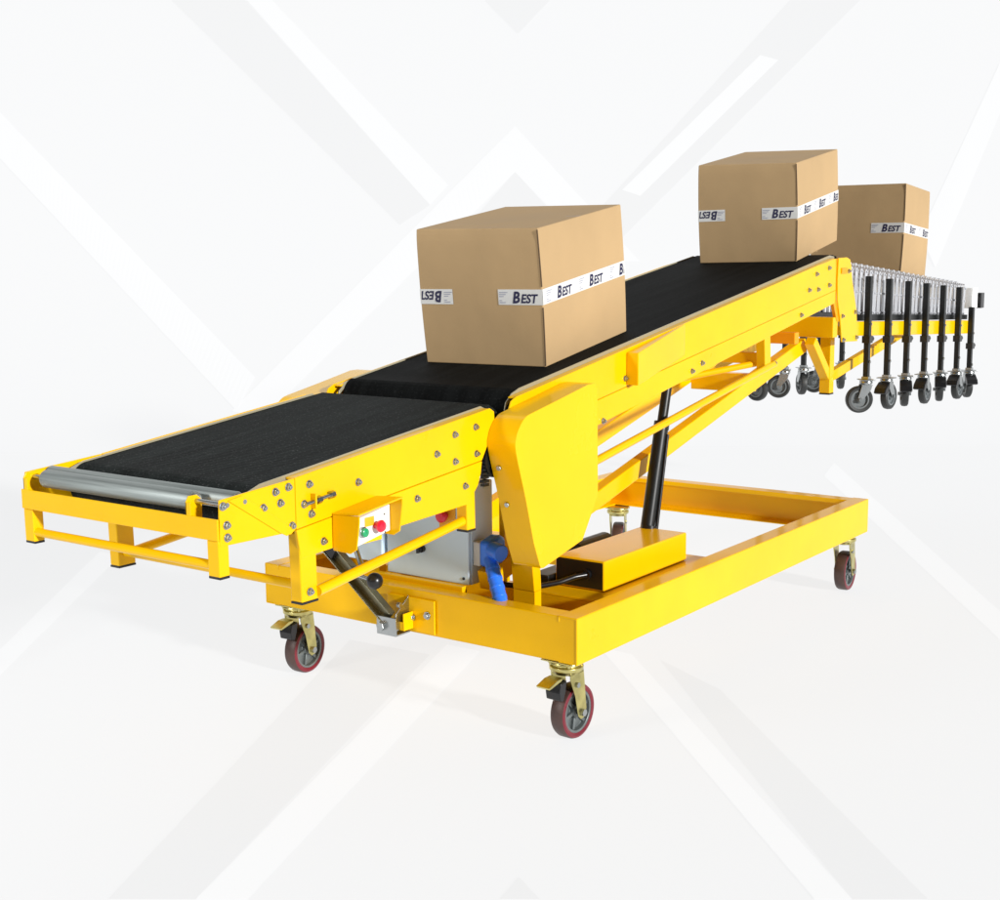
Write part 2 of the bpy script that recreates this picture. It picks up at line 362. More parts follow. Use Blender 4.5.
cr = cover(-.150, XR + .0015)
for y, z in ((-.047, .755), (-.012, .650)):
    b = NB(); cyl(b, (-.215, y + .004, z), (-.215, y - .006, z - .002), .0075, 6); mesh_obj('bolt', b, ZINC, cr, bevel=.001)
cover(XL - .125, XL - .0015)
# pivot uprights from the base frame to the decks
for x in (-.250, -.835):
    b = NB(); prism_between(b, [(x - .075, .165, ZT + .001), (x, .165, ZT + .001), (x, .200, ZT + .001), (x - .075, .200, ZT + .001)], [(x - .075, .110, .80), (x, .110, .80), (x, .170, .80), (x - .075, .170, .80)]); P('upright', b, YEL, bevel=.002)
    b = NB(); box(b, x - .075, x, .166, .199, ZB + .012, ZT + .0007); P('upright_foot', b, YEL, bevel=.001)
b = NB(); box(b, -.405, -.385, .208, .235, ZT + .001, .70); P('cabinet_stay', b, YEL, bevel=.002)
# bolts
def hexbolt(x0=0):
    b = NB(); cyl(b, (0, 0, 0), (.0018, 0, 0), .0098, 20); cyl(b, (.0018, 0, 0), (.0075, 0, 0), .0074, 6); cyl(b, (.0075, 0, 0), (.011, 0, 0), .0042, 12)
    return b
proto = P('bolt', hexbolt(), ZINC, bevel=.0008)
bolts = [(-.999, .798), (-.990, .756), (-.989, .729), (-.845, .806), (-.805, .811), (-.831, .779), (-.883, .776), (-.797, .722),
 (-.739, .808), (-.575, .789), (-.278, .818), (-.203, .859), (-.203, .789), (-.114, .869), (-.111, .798), (-.735, .739), (-.757, .765), (-.697, .669),
 (-.359, .716), (-.162, .719), (.521, .817), (1.082, .924), (1.152, .946), (1.958, 1.072), (2.028, 1.165),
 (2.097, 1.225), (2.115, 1.165), (2.219, 1.247), (2.224, 1.179)]
proto.location = (XR + .0004, *bolts[0])
for i, (y, z) in enumerate(bolts[1:]):
    o = proto.copy(); COL.objects.link(o); o.location = (XR + .0004, y, z); o.rotation_euler.x = random.random()
for x, y, z in ((XR + .0005, -.746, .560), (XR + .0005, 1.725, .905), (XR + .0005, .648, .935), (XR + .0005, .380, .86)):
    o = proto.copy(); COL.objects.link(o); o.location = (x, y, z)
# belt tensioner screw at the nose
b = NB(); cyl(b, (XR + .009, -.762, .765), (XR + .009, -.675, .775), .0045, 12); cyl(b, (XR + .009, -.725, .769), (XR + .009, -.712, .7705), .0095, 6); cyl(b, (XR + .009, -.680, .7745), (XR + .009, -.668, .776), .009, 6)
P('tensioner_screw', b, ZINC, smooth=False)
b = NB(); box(b, XR + .0005, XR + .016, -.735, -.730, .752, .786); P('tensioner_lug', b, YEL, bevel=.001)
# ---- control box with hood
cb = NB(); hx = XR + .085
# back plate, top and two cheeks: an open hood
y0, y1 = -.668, -.512
zt0, zt1 = zf(y0) - .112, zf(y1) - .112
prism_between(cb, [(XR + .002, y0, zt0), (XR + .002, y1, zt1), (XR + .002, y1, zt1 - .004), (XR + .002, y0, zt0 - .004)], [(hx, y0, zt0 + .006), (hx, y1, zt1 + .006), (hx, y1, zt1 + .002), (hx, y0, zt0 + .002)])
for ya, yb, zt in ((y0, y0 + .004, zt0), (y1 - .004, y1, zt1)):
    pr = [(XR + .002, zt - .004), (hx, zt + .001), (hx, zt - .012), (hx - .010, zt - .078), (hx - .030, zt - .090), (XR + .002, zt - .088)]
    prism_between(cb, [(x, ya, z) for x, z in pr], [(x, yb, z) for x, z in pr])
box(cb, XR + .0015, XR + .020, y0 + .004, y1 - .004, zt0 - .086, zt0 - .006)
CB = P('control_box', cb, YEL2, bevel=.0015)
px = XR + .0475
b = NB(); prism_between(b, [(XR + .021, y0 + .006, zt0 - .016), (XR + .021, y1 - .006, zt1 - .012), (XR + .021, y1 - .006, zt1 - .080), (XR + .021, y0 + .006, zt0 - .084)], [(px, y0 + .006, zt0 - .020), (px, y1 - .006, zt1 - .016), (px, y1 - .006, zt1 - .078), (px, y0 + .006, zt0 - .084)])
mesh_obj('button_panel', b, WHT, CB, bevel=.001)
zc = zt0 - .050
b = NB(); lathe(b, [(px, .013), (px + .006, .013), (px + .007, .010)], 'x', 24, (0, y0 + .050, zc + .002)); mesh_obj('button_ring', b, ZINC, CB, smooth=True)
b = NB(); lathe(b, [(px + .002, .0105), (px + .013, .0105), (px + .015, .008), (px + .0155, .001)], 'x', 24, (0, y0 + .050, zc + .002)); mesh_obj('green_button', b, GRNP, CB, smooth=True)
b = NB(); lathe(b, [(px, .008), (px + .011, .008), (px + .012, .0135), (px + .018, .015), (px + .024, .011), (px + .026, .001)], 'x', 28, (0, y0 + .098, zc + .010)); mesh_obj('emergency_stop_button', b, REDP, CB, smooth=True)
b = NB(); box(b, px + .0003, px + .0013, y0 + .060, y0 + .092, zc + .012, zc + .034); mesh_obj('amber_label', b, AMB, CB)
for y, z in ((y0 + .024, zc + .024), (y0 + .130, zc + .032), (y0 + .022, zc - .020), (y0 + .132, zc - .012)):
    b = NB(); cyl(b, (px, y, z), (px + .001, y, z), .0022, 8); mesh_obj('panel_screw', b, BLKP, CB)
# ---- electrical cabinet
def cabinet(x0, x1, y0, y1, z0, z1, name):
    b = NB(); box(b, x0, x1, y0 + .012, y1, z0, z1); o = P(name, b, CAB, bevel=.004)
    b = NB(); box(b, x0 + .001, x1 - .001, y0, y0 + .0105, z0 + .002, z1 - .002); d = mesh_obj('cabinet_door', b, CAB, o, bevel=.003)
    return o
ec = cabinet(-.735, -.425, .088, .205, .372, .668, 'electrical_cabinet')
b = NB(); cyl(b, (-.595, .088, .462), (-.595, .078, .462), .011, 20); cyl(b, (-.595, .079, .462), (-.595, .070, .462), .0065, 16); box(b, -.598, -.592, .060, .072, .452, .472); mesh_obj('cabinet_lock', b, BLKP, ec, bevel=.001)
b = NB(); cyl(b, (-.444, .088, .392), (-.444, .086, .392), .0045, 12); mesh_obj('door_screw', b, BLKP, ec)
b = NB(); box(b, -.528, -.470, .084, .0875, .535, .625); mesh_obj('switch_plate', b, AMB, ec)
b = NB(); lathe(b, [(.084, .010), (.070, .010), (.069, .0185), (.060, .0185), (.055, .013), (.054, .001)], 'y', 24, (-.505, 0, .572)); mesh_obj('emergency_stop_button', b, REDP, ec, smooth=True)
b = NB(); box(b, -1.00, -.745, .078, .20, .400, .560); P('relay_box', b, CAB, bevel=.004)
# blue power connector on its grey socket
b = NB(); box(b, -.423, -.398, .105, .165, .430, .500); sk = P('power_socket', b, LGR, bevel=.003)
b = NB(); prism(b, [(.098, .432), (.098, .506), (.155, .520), (.182, .506), (.184, .450), (.165, .430)], -.3975, -.360); bc = mesh_obj('connector_body', b, BLUE, sk, bevel=.011, seg=4, smooth=True)
b = NB(); cyl(b, (-.362, .118, .482), (-.322, .105, .478), .025, 28); mesh_obj('socket_cap', b, BLUE, sk, bevel=.003, smooth=True)
b = NB(); cyl(b, (-.368, .115, .455), (-.283, .050, .345), .020, 24, .0205); cyl(b, (-.283, .050, .345), (-.2805, .0485, .341), .018, 24)
for k in range(4):
    t = .2 + k * .2; p = Vector((-.368, .115, .455)).lerp(Vector((-.283, .050, .345)), t); q = Vector((-.368, .115, .455)).lerp(Vector((-.283, .050, .345)), t + .06); cyl(b, p, q, .0215, 24)
mesh_obj('plug_grip', b, BLUE, sk, bevel=.001, smooth=True)
# ---- brake strut with ball handle, hinged on the front beam
b = NB(); p0 = Vector((-.838, -.052, .475)); p1 = Vector((-.603, -.052, .285)); d = (p1 - p0).normalized(); n = Vector((0, -1, 0)).cross(d)
beam(b, p0, p1,   .004, .046, Vector((0, 0, 1)))
for s in (-1, 1): 
    e = n * .021 * s; beam(b, p0 + e + Vector((0, -.012, 0)), p1 + e + Vector((0, -.012, 0)), .022, .0035)
st = P('lock_strut', b, mat('dark_zinc_steel', (.26, .25, .17), .35, .9, noise=.2, nscale=20), bevel=.001)
b = NB(); beam(b, (-.885, -.060, .512), (-.800, -.060, .447), .030, .034); mesh_obj('strut_sleeve', b, BLKP, st, bevel=.003)
b = NB(); cyl(b, (-.735, -.072, .400), (-.625, -.103, .402), .006, 12); mesh_obj('handle_rod', b, ZINC, st, smooth=True)
b = NB(); bmesh.ops.create_uvsphere(b, u_segments=24, v_segments=14, radius=.024, matrix=Matrix.Translation((-.612, -.108, .402))); mesh_obj('ball_knob', b, BLKP, st, smooth=True)
b = NB(); box(b, -.640, -.568, -.072, -.067, .236, .290); box(b, -.640, -.568, -.0665, -.008, .236, .241); prism_between(b, [(-.575, -.066, .30), (-.575, -.008, .345), (-.575, -.008, .26), (-.575, -.066, .25)], [(-.571, -.066, .30), (-.571, -.008, .345), (-.571, -.008, .26), (-.571, -.066, .25)])
mesh_obj('hinge_bracket', b, ZINC, st, bevel=.001)
b = NB(); cyl(b, (-.618, -.085, .262), (-.618, -.066, .262), .014, 6); mesh_obj('hinge_bolt', b, ZINC, st, bevel=.001)
b = NB(); cyl(b, (-.577, -.05, .325), (-.566, -.05, .325), .009, 6); mesh_obj('hinge_bolt', b, ZINC, st, bevel=.001)
b = NB(); box(b, -.655, -.478, -.0075, -.002, .240, .340); bp = P('mounting_plate', b, YEL, bevel=.002)
for x, z in ((-.560, .282), (-.503, .295)):
    b = NB(); cyl(b, (x, -.0076, z), (x, -.0115, z), .0115, 20); cyl(b, (x, -.0116, z), (x, -.018, z), .008, 6); mesh_obj('bolt', b, ZINC, bp, bevel=.0006)
b = NB(); box(b, -.560, -.556, -.050, -.008, .250, .300); prism_between(b, [(-.575, -.05, .25), (-.5565, -.05, .25), (-.5565, -.05, .275), (-.575, -.05, .275)], [(-.575, -.046, .25), (-.5565, -.046, .25), (-.5565, -.046, .275), (-.575, -.046, .275)]); mesh_obj('lug', b, YEL, bp, bevel=.001)
# strut from the handle up to the deck (chrome rod)
b = NB(); cyl(b, (-.50, -.35, .65), (-.70, -.06, .415), .008, 14); P('release_rod', b, ZINC, smooth=True)
# ---- battery box / pump cover on the base
bx0, bx1, by0, by1, bz0, bz1 = -.330, -.158, .392, .900, .328, .419
b = NB()
box(b, bx0, bx1, by0, by1, bz0, bz1); bt = P('pump_cover', b, YEL2, bevel=.005, seg=3)
b = NB(); box(b, bx0 + .005, bx1 - .005, by0 - .0016, by0 - .0004, bz0 + .005, bz1 - .005); mesh_obj('dark_end_sheet', b, BLKP, bt)  # black sheet over the solid end stands for the dark hollow inside
b = NB()
cyl(b, (-.215, by0 - .012, .375), (-.215, by0, .375), .014, 16); cyl(b, (-.255, by0 - .008, .365), (-.255, by0, .365), .009, 16)
mesh_obj('cable_gland', b, BLKP, bt, smooth=True)
b = NB(); pts = [(-.215, by0 - .01, .375), (-.235, .352, .372), (-.262, .315, .360), (-.300, .275, .352), (-.340, .235, .352), (-.39, .20, .36)]
pts = [Vector(p) for p in pts]; fine = []
for i in range(len(pts) - 1):
    for k in range(5): fine.append(pts[i].lerp(pts[i + 1], k / 5))
for i, p in enumerate(fine): pass
tube(b, fine + [pts[-1]], .0085); P('hose', b, BLKP, smooth=True)
b = NB(); box(b, -.40, -.335, .36, .62, .30, .36); cyl(b, (-.44, .66, .35), (-.44, .86, .35), .045, 24); P('pump_motor', b, BLK, bevel=.004)
# ---- lifting arms, cross members, cylinder
def arm(x, w=.040):
    b = NB(); beam(b, (x - w / 2, .10, .3925), (x - w / 2, 2.288, .934), w, .057); return P('lifting_arm', b, YEL, bevel=.003)
arm(-.36); arm(-.66)
b = NB(); box(b, -.66, -.40, 1.86, 1.91, .775, .845); P('arm_cross_member', b, YEL, bevel=.003)
b = NB(); box(b, -.66, -.40, .60, .64, .47, .52); P('arm_cross_member', b, YEL, bevel=.003)
b = NB(); prism(b, [(.98, .61), (1.06, .655), (1.14, .650), (1.14, .62)], -.40, -.362); P('arm_lug', b, YEL, bevel=.002)
b = NB(); cyl(b, (-.305, .897, .400), (-.305, .990, .745), .0235, 28); hc = P('lift_cylinder', b, BLK, smooth=True)
b = NB(); cyl(b, (-.305, .988, .740), (-.305, 1.030, .890), .0165, 24); mesh_obj('cylinder_rod', b, BLK, hc, smooth=True)
b = NB(); cyl(b, (-.305, .986, .735), (-.305, .993, .760), .026, 28); cyl(b, (-.300, .898, .404), (-.300, .903, .425), .027, 28); mesh_obj('cylinder_collar', b, BLKP, hc, smooth=True)
b = NB(); cyl(b, (-.279, .915, .41), (-.279, .985, .72), .006, 12); mesh_obj('hydraulic_line', b, BLKP, hc, smooth=True)
# side tube under the upper deck with its hanging bracket
b = NB(); cyl(b, (XR - .002, .35, .678), (XR - .002, 1.735, .903), .0125); P('push_tube', b, YEL, smooth=True)
b = NB(); cyl(b, (XL + .002, .35, .678), (XL + .002, 1.735, .903), .0125); P('push_tube', b, YEL, smooth=True)
for x0 in (XR - .036, XL + .001):
    b = NB(); prism(b, [(1.640, 1.01), (1.690, 1.02), (1.70, .905), (1.695, .885), (1.650, .885)], x0, x0 + .035); P('leg', b, YEL, bevel=.002)
b = NB(); box(b, XL + .037, XR - .037, 1.655, 1.690, .905, .945); P('cross_tube', b, YEL, bevel=.002)
b = NB(); cyl(b, (XL + .2, 1.2, .80), (XR - .05, 1.67, .905), .012); P('brace_tube', b, YEL, smooth=True)
# ---- far end: cross beam, end plates, hanging support
b = NB(); box(b, XL + .012, XR - .008, 2.296, 2.345, .965, 1.048); P('end_cross_beam', b, YEL, bevel=.003)
b = NB(); box(b, XL + .05, XR - .05, 2.02, 2.06, .955, 1.0); P('end_cross_beam', b, ORG, bevel=.003)
ep = [(2.318, 1.285), (2.405, 1.287), (2.440, 1.278), (2.455, 1.25), (2.470, 1.19), (2.525, 1.068), (2.545, .938), (2.375, .944), (2.352, 1.035), (2.318, 1.117), (2.312, 1.20)]
side_pair('end_plate', ep, YEL, depth=.006)
b = NB(); prism(b, [(2.290, zu(2.28) - .005), (2.318, 1.283), (2.318, 1.12), (2.36, 1.03), (2.33, 1.03), (2.292, 1.10)], XR - .020, XR - .006); P('end_hinge', b, ORG, bevel=.001)
b = NB(); prism(b, [(2.290, zu(2.28) - .005), (2.318, 1.283), (2.318, 1.12), (2.36, 1.03), (2.33, 1.03), (2.292, 1.10)], XL + .006, XL + .020); P('end_hinge', b, ORG, bevel=.001)
for y, z in ((2.370, 1.050), (2.507, 1.061), (2.527, .955), (2.425, 1.231), (2.385, .953)):
    o = proto.copy(); COL.objects.link(o); o.location = (XR + .0004, y, z)
b = NB(); box(b, XR + .0004, XR + .004, 2.345, 2.405, 1.222, 1.245); P('latch_plate', b, ORG, bevel=.001)
for x in (-.300, -.868):
    b = NB(); box(b, x - .045, x, 2.395, 2.440, .728, .985); sl = P('leg', b, YEL, bevel=.002)
    b = NB(); box(b, x - .045, x, 2.395, 2.44, .722, .7275); mesh_obj('rubber_foot', b, BLKP, sl)
    b = NB(); beam(b, (x - .0225, 2.24, .955), (x - .0225, 2.405, .800), .040, .038); P('leg_brace', b, YEL, bevel=.002)
    b = NB(); box(b, x - .045, x, 2.348, 2.45, .987, 1.03); P('support_beam', b, YEL, bevel=.003)
    b = NB(); beam(b, (x - .02, 2.44, .795), (x - .02, 3.30, .935), .028, .042); P('leg_brace', b, YEL, bevel=.002)
# carrying arms for the roller conveyor
for x0, x1 in ((XR - .035, XR - .004), (XL + .004, XL + .035)):
    b = NB(); prism(b, [(2.50, 1.022), (4.05, .955), (4.05, .888), (2.50, .962)], x0, x1); ca = P('carrying_arm', b, YEL, bevel=.003)
for i in range(6):
    y = 2.62 + i * .26; b = NB(); box(b, XL + .036, XR - .036, y, y + .03, 1.0 - .0435 * (y - 2.5) - .04, 1.0 - .0435 * (y - 2.5)); P('cross_member', b, YEL)
# ================================================================== ROLLER CONVEYOR
G = thing('roller_conveyor', 'retracted silver roller conveyor with black posts and grey casters behind the belt', 'roller conveyor', (XC, 3.2, .57))
GL = Vector((XC, 3.2, .57))
def PG(name, bm, m, parent=None, **k):
    bmesh.ops.translate(bm, verts=bm.verts[:], vec=-GL)
    return mesh_obj(name, bm, m, parent or G, **k)
def zr(y): return 1.276 - .0795 * (y - 2.47)     # top of the skate wheels
def zlo(y): return 1.065 - .045 * (y - 2.47)
# black side rails under the lattice
for x0, x1 in ((XR - .045, XR - .012), (XL + .012, XL + .045)):
    b = NB(); prism(b, [(2.50, zlo(2.5) - .012), (4.06, zlo(4.06) - .010), (4.06, zlo(4.06) - .034), (2.50, zlo(2.5) - .040)], x0, x1); PG('base_rail', b, BLK, bevel=.002)
# scissor links, near side each a part of its own
nl = 58
for side in (0, 1):
    xo = XR - .030 if side == 0 else XL + .030; s = 1 if side == 0 else -1
    bb = NB() if side else None
    for i in range(nl):
        y = 2.485 + i * 1.545 / (nl - 1); zt = zr(y) - .026; zb = zlo(y) - .014; k = 1 if i % 2 else -1
        b = bb if side else NB()
        x = xo + s * (.004 if i % 2 else -.002)
        yt, yb = y + .008 * k, y - .008 * k
        pr = [(yt - .0135, zt - .010), (yt - .008, zt), (yt + .008, zt), (yt + .0135, zt - .010), (yb + .0135, zb + .010), (yb + .008, zb), (yb - .008, zb), (yb - .0135, zb + .010)]
        prism(b, pr, x, x + s * .003)
        ym = (zt + zb) / 2
        if not side: 
            for zz, yy in ((zt - .010, yt), (ym, y), (zb + .010, yb)): cyl(b, (x + .002, yy, zz), (x + .009, yy, zz), .0048, 8)
            PG('scissor_link', b, ALU, bevel=.0006)
    if side: PG('scissor_lattice', bb, ALU)
# skate-wheel axles
na = 48
for i in range(na):
    y = 2.49 + i * 1.53 / (na - 1); b = NB(); z = zr(y) - .017
    cyl(b, (XL + .025, y, z), (XR - .020, y, z), .004, 8)
    for j in range(9):
        x = XL + .05 + (j + (.5 if i % 2 else 0)) * .0665
        if x < XR - .03: cyl(b, (x - .008, y, z), (x + .008, y, z), .017, 12)
    PG('skate_wheel_axle', b, ALU, smooth=True)
# small caster for the posts
def small_caster_parts(parent, yaw, lock):
    rot = Matrix.Rotation(yaw, 4, 'Z')
    def T(bm): bmesh.ops.transform(bm, matrix=rot, verts=bm.verts[:])
    b = NB(); box(b, -.034, .034, -.030, .030, .140, .144); lathe(b, [(.139, .001), (.139, .026), (.130, .028), (.122, .024), (.118, .020), (.118, .001)], 'z', 20)
    for s in (-1, 1):
        pr = [(-.022, .124), (.022, .124), (.038, .070), (.034, .050), (.022, .050), (.008, .070), (-.016, .100)]
        prism_between(b, [(s * .021, y, z) for y, z in pr], [(s * .0235, y, z) for y, z in pr])
    box(b, -.0235, .0235, -.022, .022, .120, .125); T(b)
    f = mesh_obj('fork', b, ZINC, parent, bevel=.001, smooth=True)
    b = NB(); lathe(b, [(-.015, .040), (-.0165, .050), (-.012, .0565), (0, .0585), (.012, .0565), (.0165, .050), (.015, .040), (0, .038), (-.015, .040)], 'x', 36, (0, .028, .0585), [0] * 8)
    T(b); w = mesh_obj('tyre', b, GTYRE, parent, smooth=True)
    b = NB(); lathe(b, [(-.0145, .040), (-.0150, .034), (-.006, .031), (-.006, .017), (-.016, .014), (-.016, .001)], 'x', 32, (0, .028, .0585)); lathe(b, [(.0145, .040), (.0150, .034), (.006, .031), (.006, .017), (.016, .014), (.016, .001)], 'x', 32, (0, .028, .0585))
    cyl(b, (-.028, .028, .0585), (.028, .028, .0585), .005, 10); cyl(b, (.024, .028, .0585), (.029, .028, .0585), .0085, 6); cyl(b, (-.029, .028, .0585), (-.024, .028, .0585), .0085, 6)
    T(b); mesh_obj('hub', b, GHUB, parent, smooth=True)
    if lock:
        b = NB(); prism(b, [(-.020, .126), (-.060, .100), (-.072, .078), (-.050, .072), (-.030, .082), (-.018, .104)], -.027, .027); T(b); mesh_obj('brake_lever', b, BLKP, parent, bevel=.004)
def post(x, y, ztop, zbot, yaw, lock, name='post'):
    s = 1 if x > -.5 else -1
    b = NB(); z1 = zbot + (ztop - zbot) * .40
    xx = x + s * .014 + 0
    beam(b, (xx, y, z1), (xx, y, ztop), .025, .029, (0, 1, 0))
    bmesh.ops.translate(b, verts=b.verts[:], vec=-Vector((xx, y, zbot - .144)))
    o = mesh_obj(name, b, BLK, G, bevel=.003); o.location = Vector((xx, y, zbot - .144)) - GL
    b = NB(); beam(b, (0, 0, .144), (0, 0, z1 - zbot + .18), .022, .026, (0, 1, 0)); mesh_obj('inner_post', b, BLK, o, bevel=.002)
    zz = z1 - zbot + .144
    b = NB(); box(b, -.017, .017, -.019, .019, zz - .020, zz + .010); cyl(b, (0, .018, zz - .004), (0, .034, zz - .004), .007, 10); cyl(b, (0, .032, zz - .004), (0, .046, zz - .004), .014, 8); mesh_obj('clamp_knob', b, BLKP, o, bevel=.001)
    b = NB(); cyl(b, (.012, 0, zz - .10), (.017, 0, zz - .10), .006, 8); mesh_obj('bolt', b, ZINC, o)
    b = NB(); cyl(b, (.015, 0, zz + .06), (.019, 0, zz + .06), .005, 8); mesh_obj('bolt', b, ZINC, o)
    b = NB(); box(b, -.015, .015, -.016, .016, .1445, .156); mesh_obj('post_collar', b, ZINC, o)
    small_caster_parts(o, yaw, lock)
    return o
yaws = [R(205), R(195), R(148), R(180), R(150), R(190), R(160)]
yaws = [R(128), R(-4), R(24), R(2), R(22), R(0), R(34)]
for i in range(7):
    y = 2.635 + .243 * i; zt = 1.207 - .0645 * (y - 2.63); zb = .771 - .047 * (y - 2.63)
    if i == 6: y = 4.06; zt = 1.022; zb = .702
    post(XR - .006, y, zt, zb, yaws[i], i > 0)
    if i < 6: fpy = [3.10, 3.36, 3.59, 3.80, 4.10, 2.62][i]
    if i == 5: continue
    if i == 6: continue
    fy = [R(80), R(112), R(40), R(100), R(30), 0, 0][i]
    post(XL + .006, fpy, zr(fpy) - .05, .735 - .03 * (fpy - 3.1), fy, False)
# end plate with hook
b = NB(); b2 = 0
box(b, XL + .03, XR - .036, 4.075, 4.080, 1.03, 1.125)
box(b, XR - .036, XR - .0005, 4.076, 4.081, 1.015, 1.118); box(b, XR, XR + .004, 4.076, 4.165, 1.015, 1.118); PG('end_panel', b, mat('white_end_paint', (.85, .85, .83), .4), bevel=.002)
b = NB(); box(b, XR - .02, XR + .016, 4.185, 4.240, 1.012, 1.090); box(b, XR - .01, XR + .003, 4.1655, 4.185, 1.070, 1.085); box(b, XR - .01, XR + .003, 4.1655, 4.185, 1.018, 1.034); PG('coupling_hook', b, BLKP, bevel=.002)
# ================================================================== CARTONS
def lettering(txt, height, bold=.018):
    cu = bpy.data.curves.new('lettering', 'FONT'); cu.body = txt; cu.size = height; cu.shear = .22; cu.offset = bold * height; cu.resolution_u = 3
    o = bpy.data.objects.new('tmp', cu); COL.objects.link(o)
    dg = bpy.context.evaluated_depsgraph_get(); dg.update()
    me = bpy.data.meshes.new_from_object(o.evaluated_get(dg)); bpy.data.objects.remove(o)
    xs = [v.co.x for v in me.vertices]; x0 = min(xs)
    vs = [((v.co.x - x0), v.co.y) for v in me.vertices]; fs = [tuple(p.vertices) for p in me.polygons]; w = max(xs) - x0
    bpy.data.meshes.remove(me); return vs, fs, w
LB = lettering('B', .034, .035); LE = lettering('EST', .0262, .03)
def word():                      # big B, small capitals EST
    vs = [(x * .95, y) for x, y in LB[0]]; fs = list(LB[1]); n = len(vs); off = LB[2] * .95 + .002
    vs += [(x + off, y + .0) for x, y in LE[0]]; fs += [tuple(i + n for i in f) for f in LE[1]]
    return vs, fs, off + LE[2]
WORD = word()
JOINT = mat('cardboard_edge', (.10, .06, .03), .8)
def carton(name, label, loc_fr, slope, w, l, h, yaw, shx, shy, zt_frac, group, word_w=.090, lz=.0):
    # local frame: origin at bottom front-right corner; -x to the left, +y back
    o = bpy.data.objects.new(name, None)
    b = NB(); n = 6
    def p(u, v, k):  # u 0..1 leftwards, v 0..1 back, k 0..1 up ; slight bulge + shear
        bul = .004 * math.sin(math.pi * k); rnd = -.0035 * max(0, (k - .88) / .12) ** 2
        if v == 0: shy_ = shy - rnd
        else: shy_ = shy
        return Vector((-u * w + shx * k + (bul if u == 0 else -bul if u == 1 else 0), v * l + shy_ * k, k * h * (1 + lz * u)))
    # walls with bulge
    ks = [i / 24 for i in range(25)]
    ring = [[b.verts.new(p(u, v, k)) for (u, v) in ((0, 0), (1, 0), (1, 1), (0, 1))] for k in ks]
    for a, c in zip(ring, ring[1:]):
        for i in range(4): b.faces.new((a[i], a[(i + 1) % 4], c[(i + 1) % 4], c[i]))
    b.faces.new(ring[0][::-1]); 
    # top: four flaps meeting at a centre seam
    t = ring[-1]; b.faces.new(t)
    body = mesh_obj(name, b, CARD, None, bevel=.003)
    body['label'] = label; body['category'] = 'cardboard box'; body['group'] = group
    body.location = loc_fr; body.rotation_euler = (math.atan(slope), 0, yaw)
    rx = Matrix.Rotation(math.atan(slope), 4, 'X'); rz = Matrix.Rotation(yaw, 4, 'Z')
    body.rotation_euler = (rx @ rz).to_euler()
    # top flap seam
    b = NB(); box(b, -w * .995 + shx, -.002 + shx, l * .5 - .0012, l * .5 + .0012, h + .0001, h + .0007); mesh_obj('flap_seam', b, INK2, body)
    b = NB(); box(b, -w * .62 + shx, -w * .38 + shx, .03 + shy, l - .03, h + .0008, h + .0011); 
    b.free()
    # a raised flap edge along the front top and the glue joint at the corner
    b = NB(); box(b, -w + .002 + shx, -.002 + shx, shy - .0012, shy + .0002, h * .885, h * .998); 
    b.free()
    zt = 1 - zt_frac
    for ka, kb in ((.01, zt - .075), (zt + .075, .99)):
        b = NB()
        for i in range(7):
            k0, k1 = ka + (kb - ka) * i / 7, ka + (kb - ka) * (i + 1) / 7
            e0, e1 = .004 * math.sin(math.pi * k0), .004 * math.sin(math.pi * k1)
            beam(b, (shx * k0 + e0 - .0006, shy * k0 + .0002, h * k0), (shx * k1 + e1 - .0006, shy * k1 + .0002, h * k1), .0030, .0030, (0, 1, 0))
        mesh_obj('corner_joint', b, JOINT, body)
    # tape: wraps the right side fully, its ends lap on the front
    th = .046; zc = h * (1 - zt_frac)
    def k_of(z): return z / h
    def surf_front(x, z, e): return Vector((x + shx * z / h, shy * z / h - e - .004 * 0, z))
    def surf_right(y, z, e): return Vector((shx * z / h + e + .004 * math.sin(math.pi * z / h), y + shy * z / h, z))
    z0, z1 = zc - th / 2, zc + th / 2; e = .0010
    def strip(fn, a0, a1, nseg=6):
        b = NB()
        g0 = [[b.verts.new(fn(a0 + (a1 - a0) * i / nseg, z, ee)) for i in range(nseg + 1)] for z, ee in ((z0, 0), (z0, e), (zc, e + .0003), (z1, e), (z1, 0))]
        for r0, r1 in zip(g0, g0[1:]):
            for i in range(nseg): b.faces.new((r0[i], r0[i + 1], r1[i + 1], r1[i]))
        return b
    bul = .004
    t1 = mesh_obj('tape', strip(surf_front, -w * .345, bul + .001), TAPE, body)
    t2 = mesh_obj('tape', strip(surf_front, -w - bul, -w * .725), TAPE, body)
    t3 = mesh_obj('tape', strip(surf_right, 0, l), TAPE, body)
    def put(fn, a, flip, tp, ww, clip=None, dirn=1):
        s = ww / WORD[2]; b = NB(); vs = []
        sz = .036 / .0245 * 1.0
        for x, y in WORD[0]:
            X = x * s; Y = y / .0245 * .034 - .0165
            if flip: X = ww - X; Y = -Y
            if clip is not None: X = min(max(X, clip[0]), clip[1])
            vs.append(b.verts.new(fn(a + X * dirn, zc + Y, e + .0009)))
        for f in WORD[1]:
            try: b.faces.new([vs[i] for i in f])
            except ValueError: pass
        bmesh.ops.dissolve_degenerate(b, dist=1e-5, edges=b.edges[:])
        mesh_obj('lettering', b, INK, tp)
    def fine(fn, a, tp, m=INK2):
        b = NB()
        for k, (zz, ln) in enumerate(((.014, .030), (.008, .024), (.002, .016), (-.010, .010), (-.016, .022))):
            q = [fn(a + dx, zc + zz + dz, e + .0009) for dx, dz in ((0, -.0011), (ln, -.0011), (ln, .0011), (0, .0011))]
            b.faces.new([b.verts.new(v) for v in q])
        mesh_obj('fine_print', b, m, tp)
    put(surf_front, -.100 - .000, False, t1, word_w); fine(surf_front, -w * .345 + .004, t1, INK2)
    put(surf_front, -w - .010, True, t2, word_w, clip=(.0115, word_w)); fine(surf_front, -w * .725 - .032, t2, INK2)
    y = .020
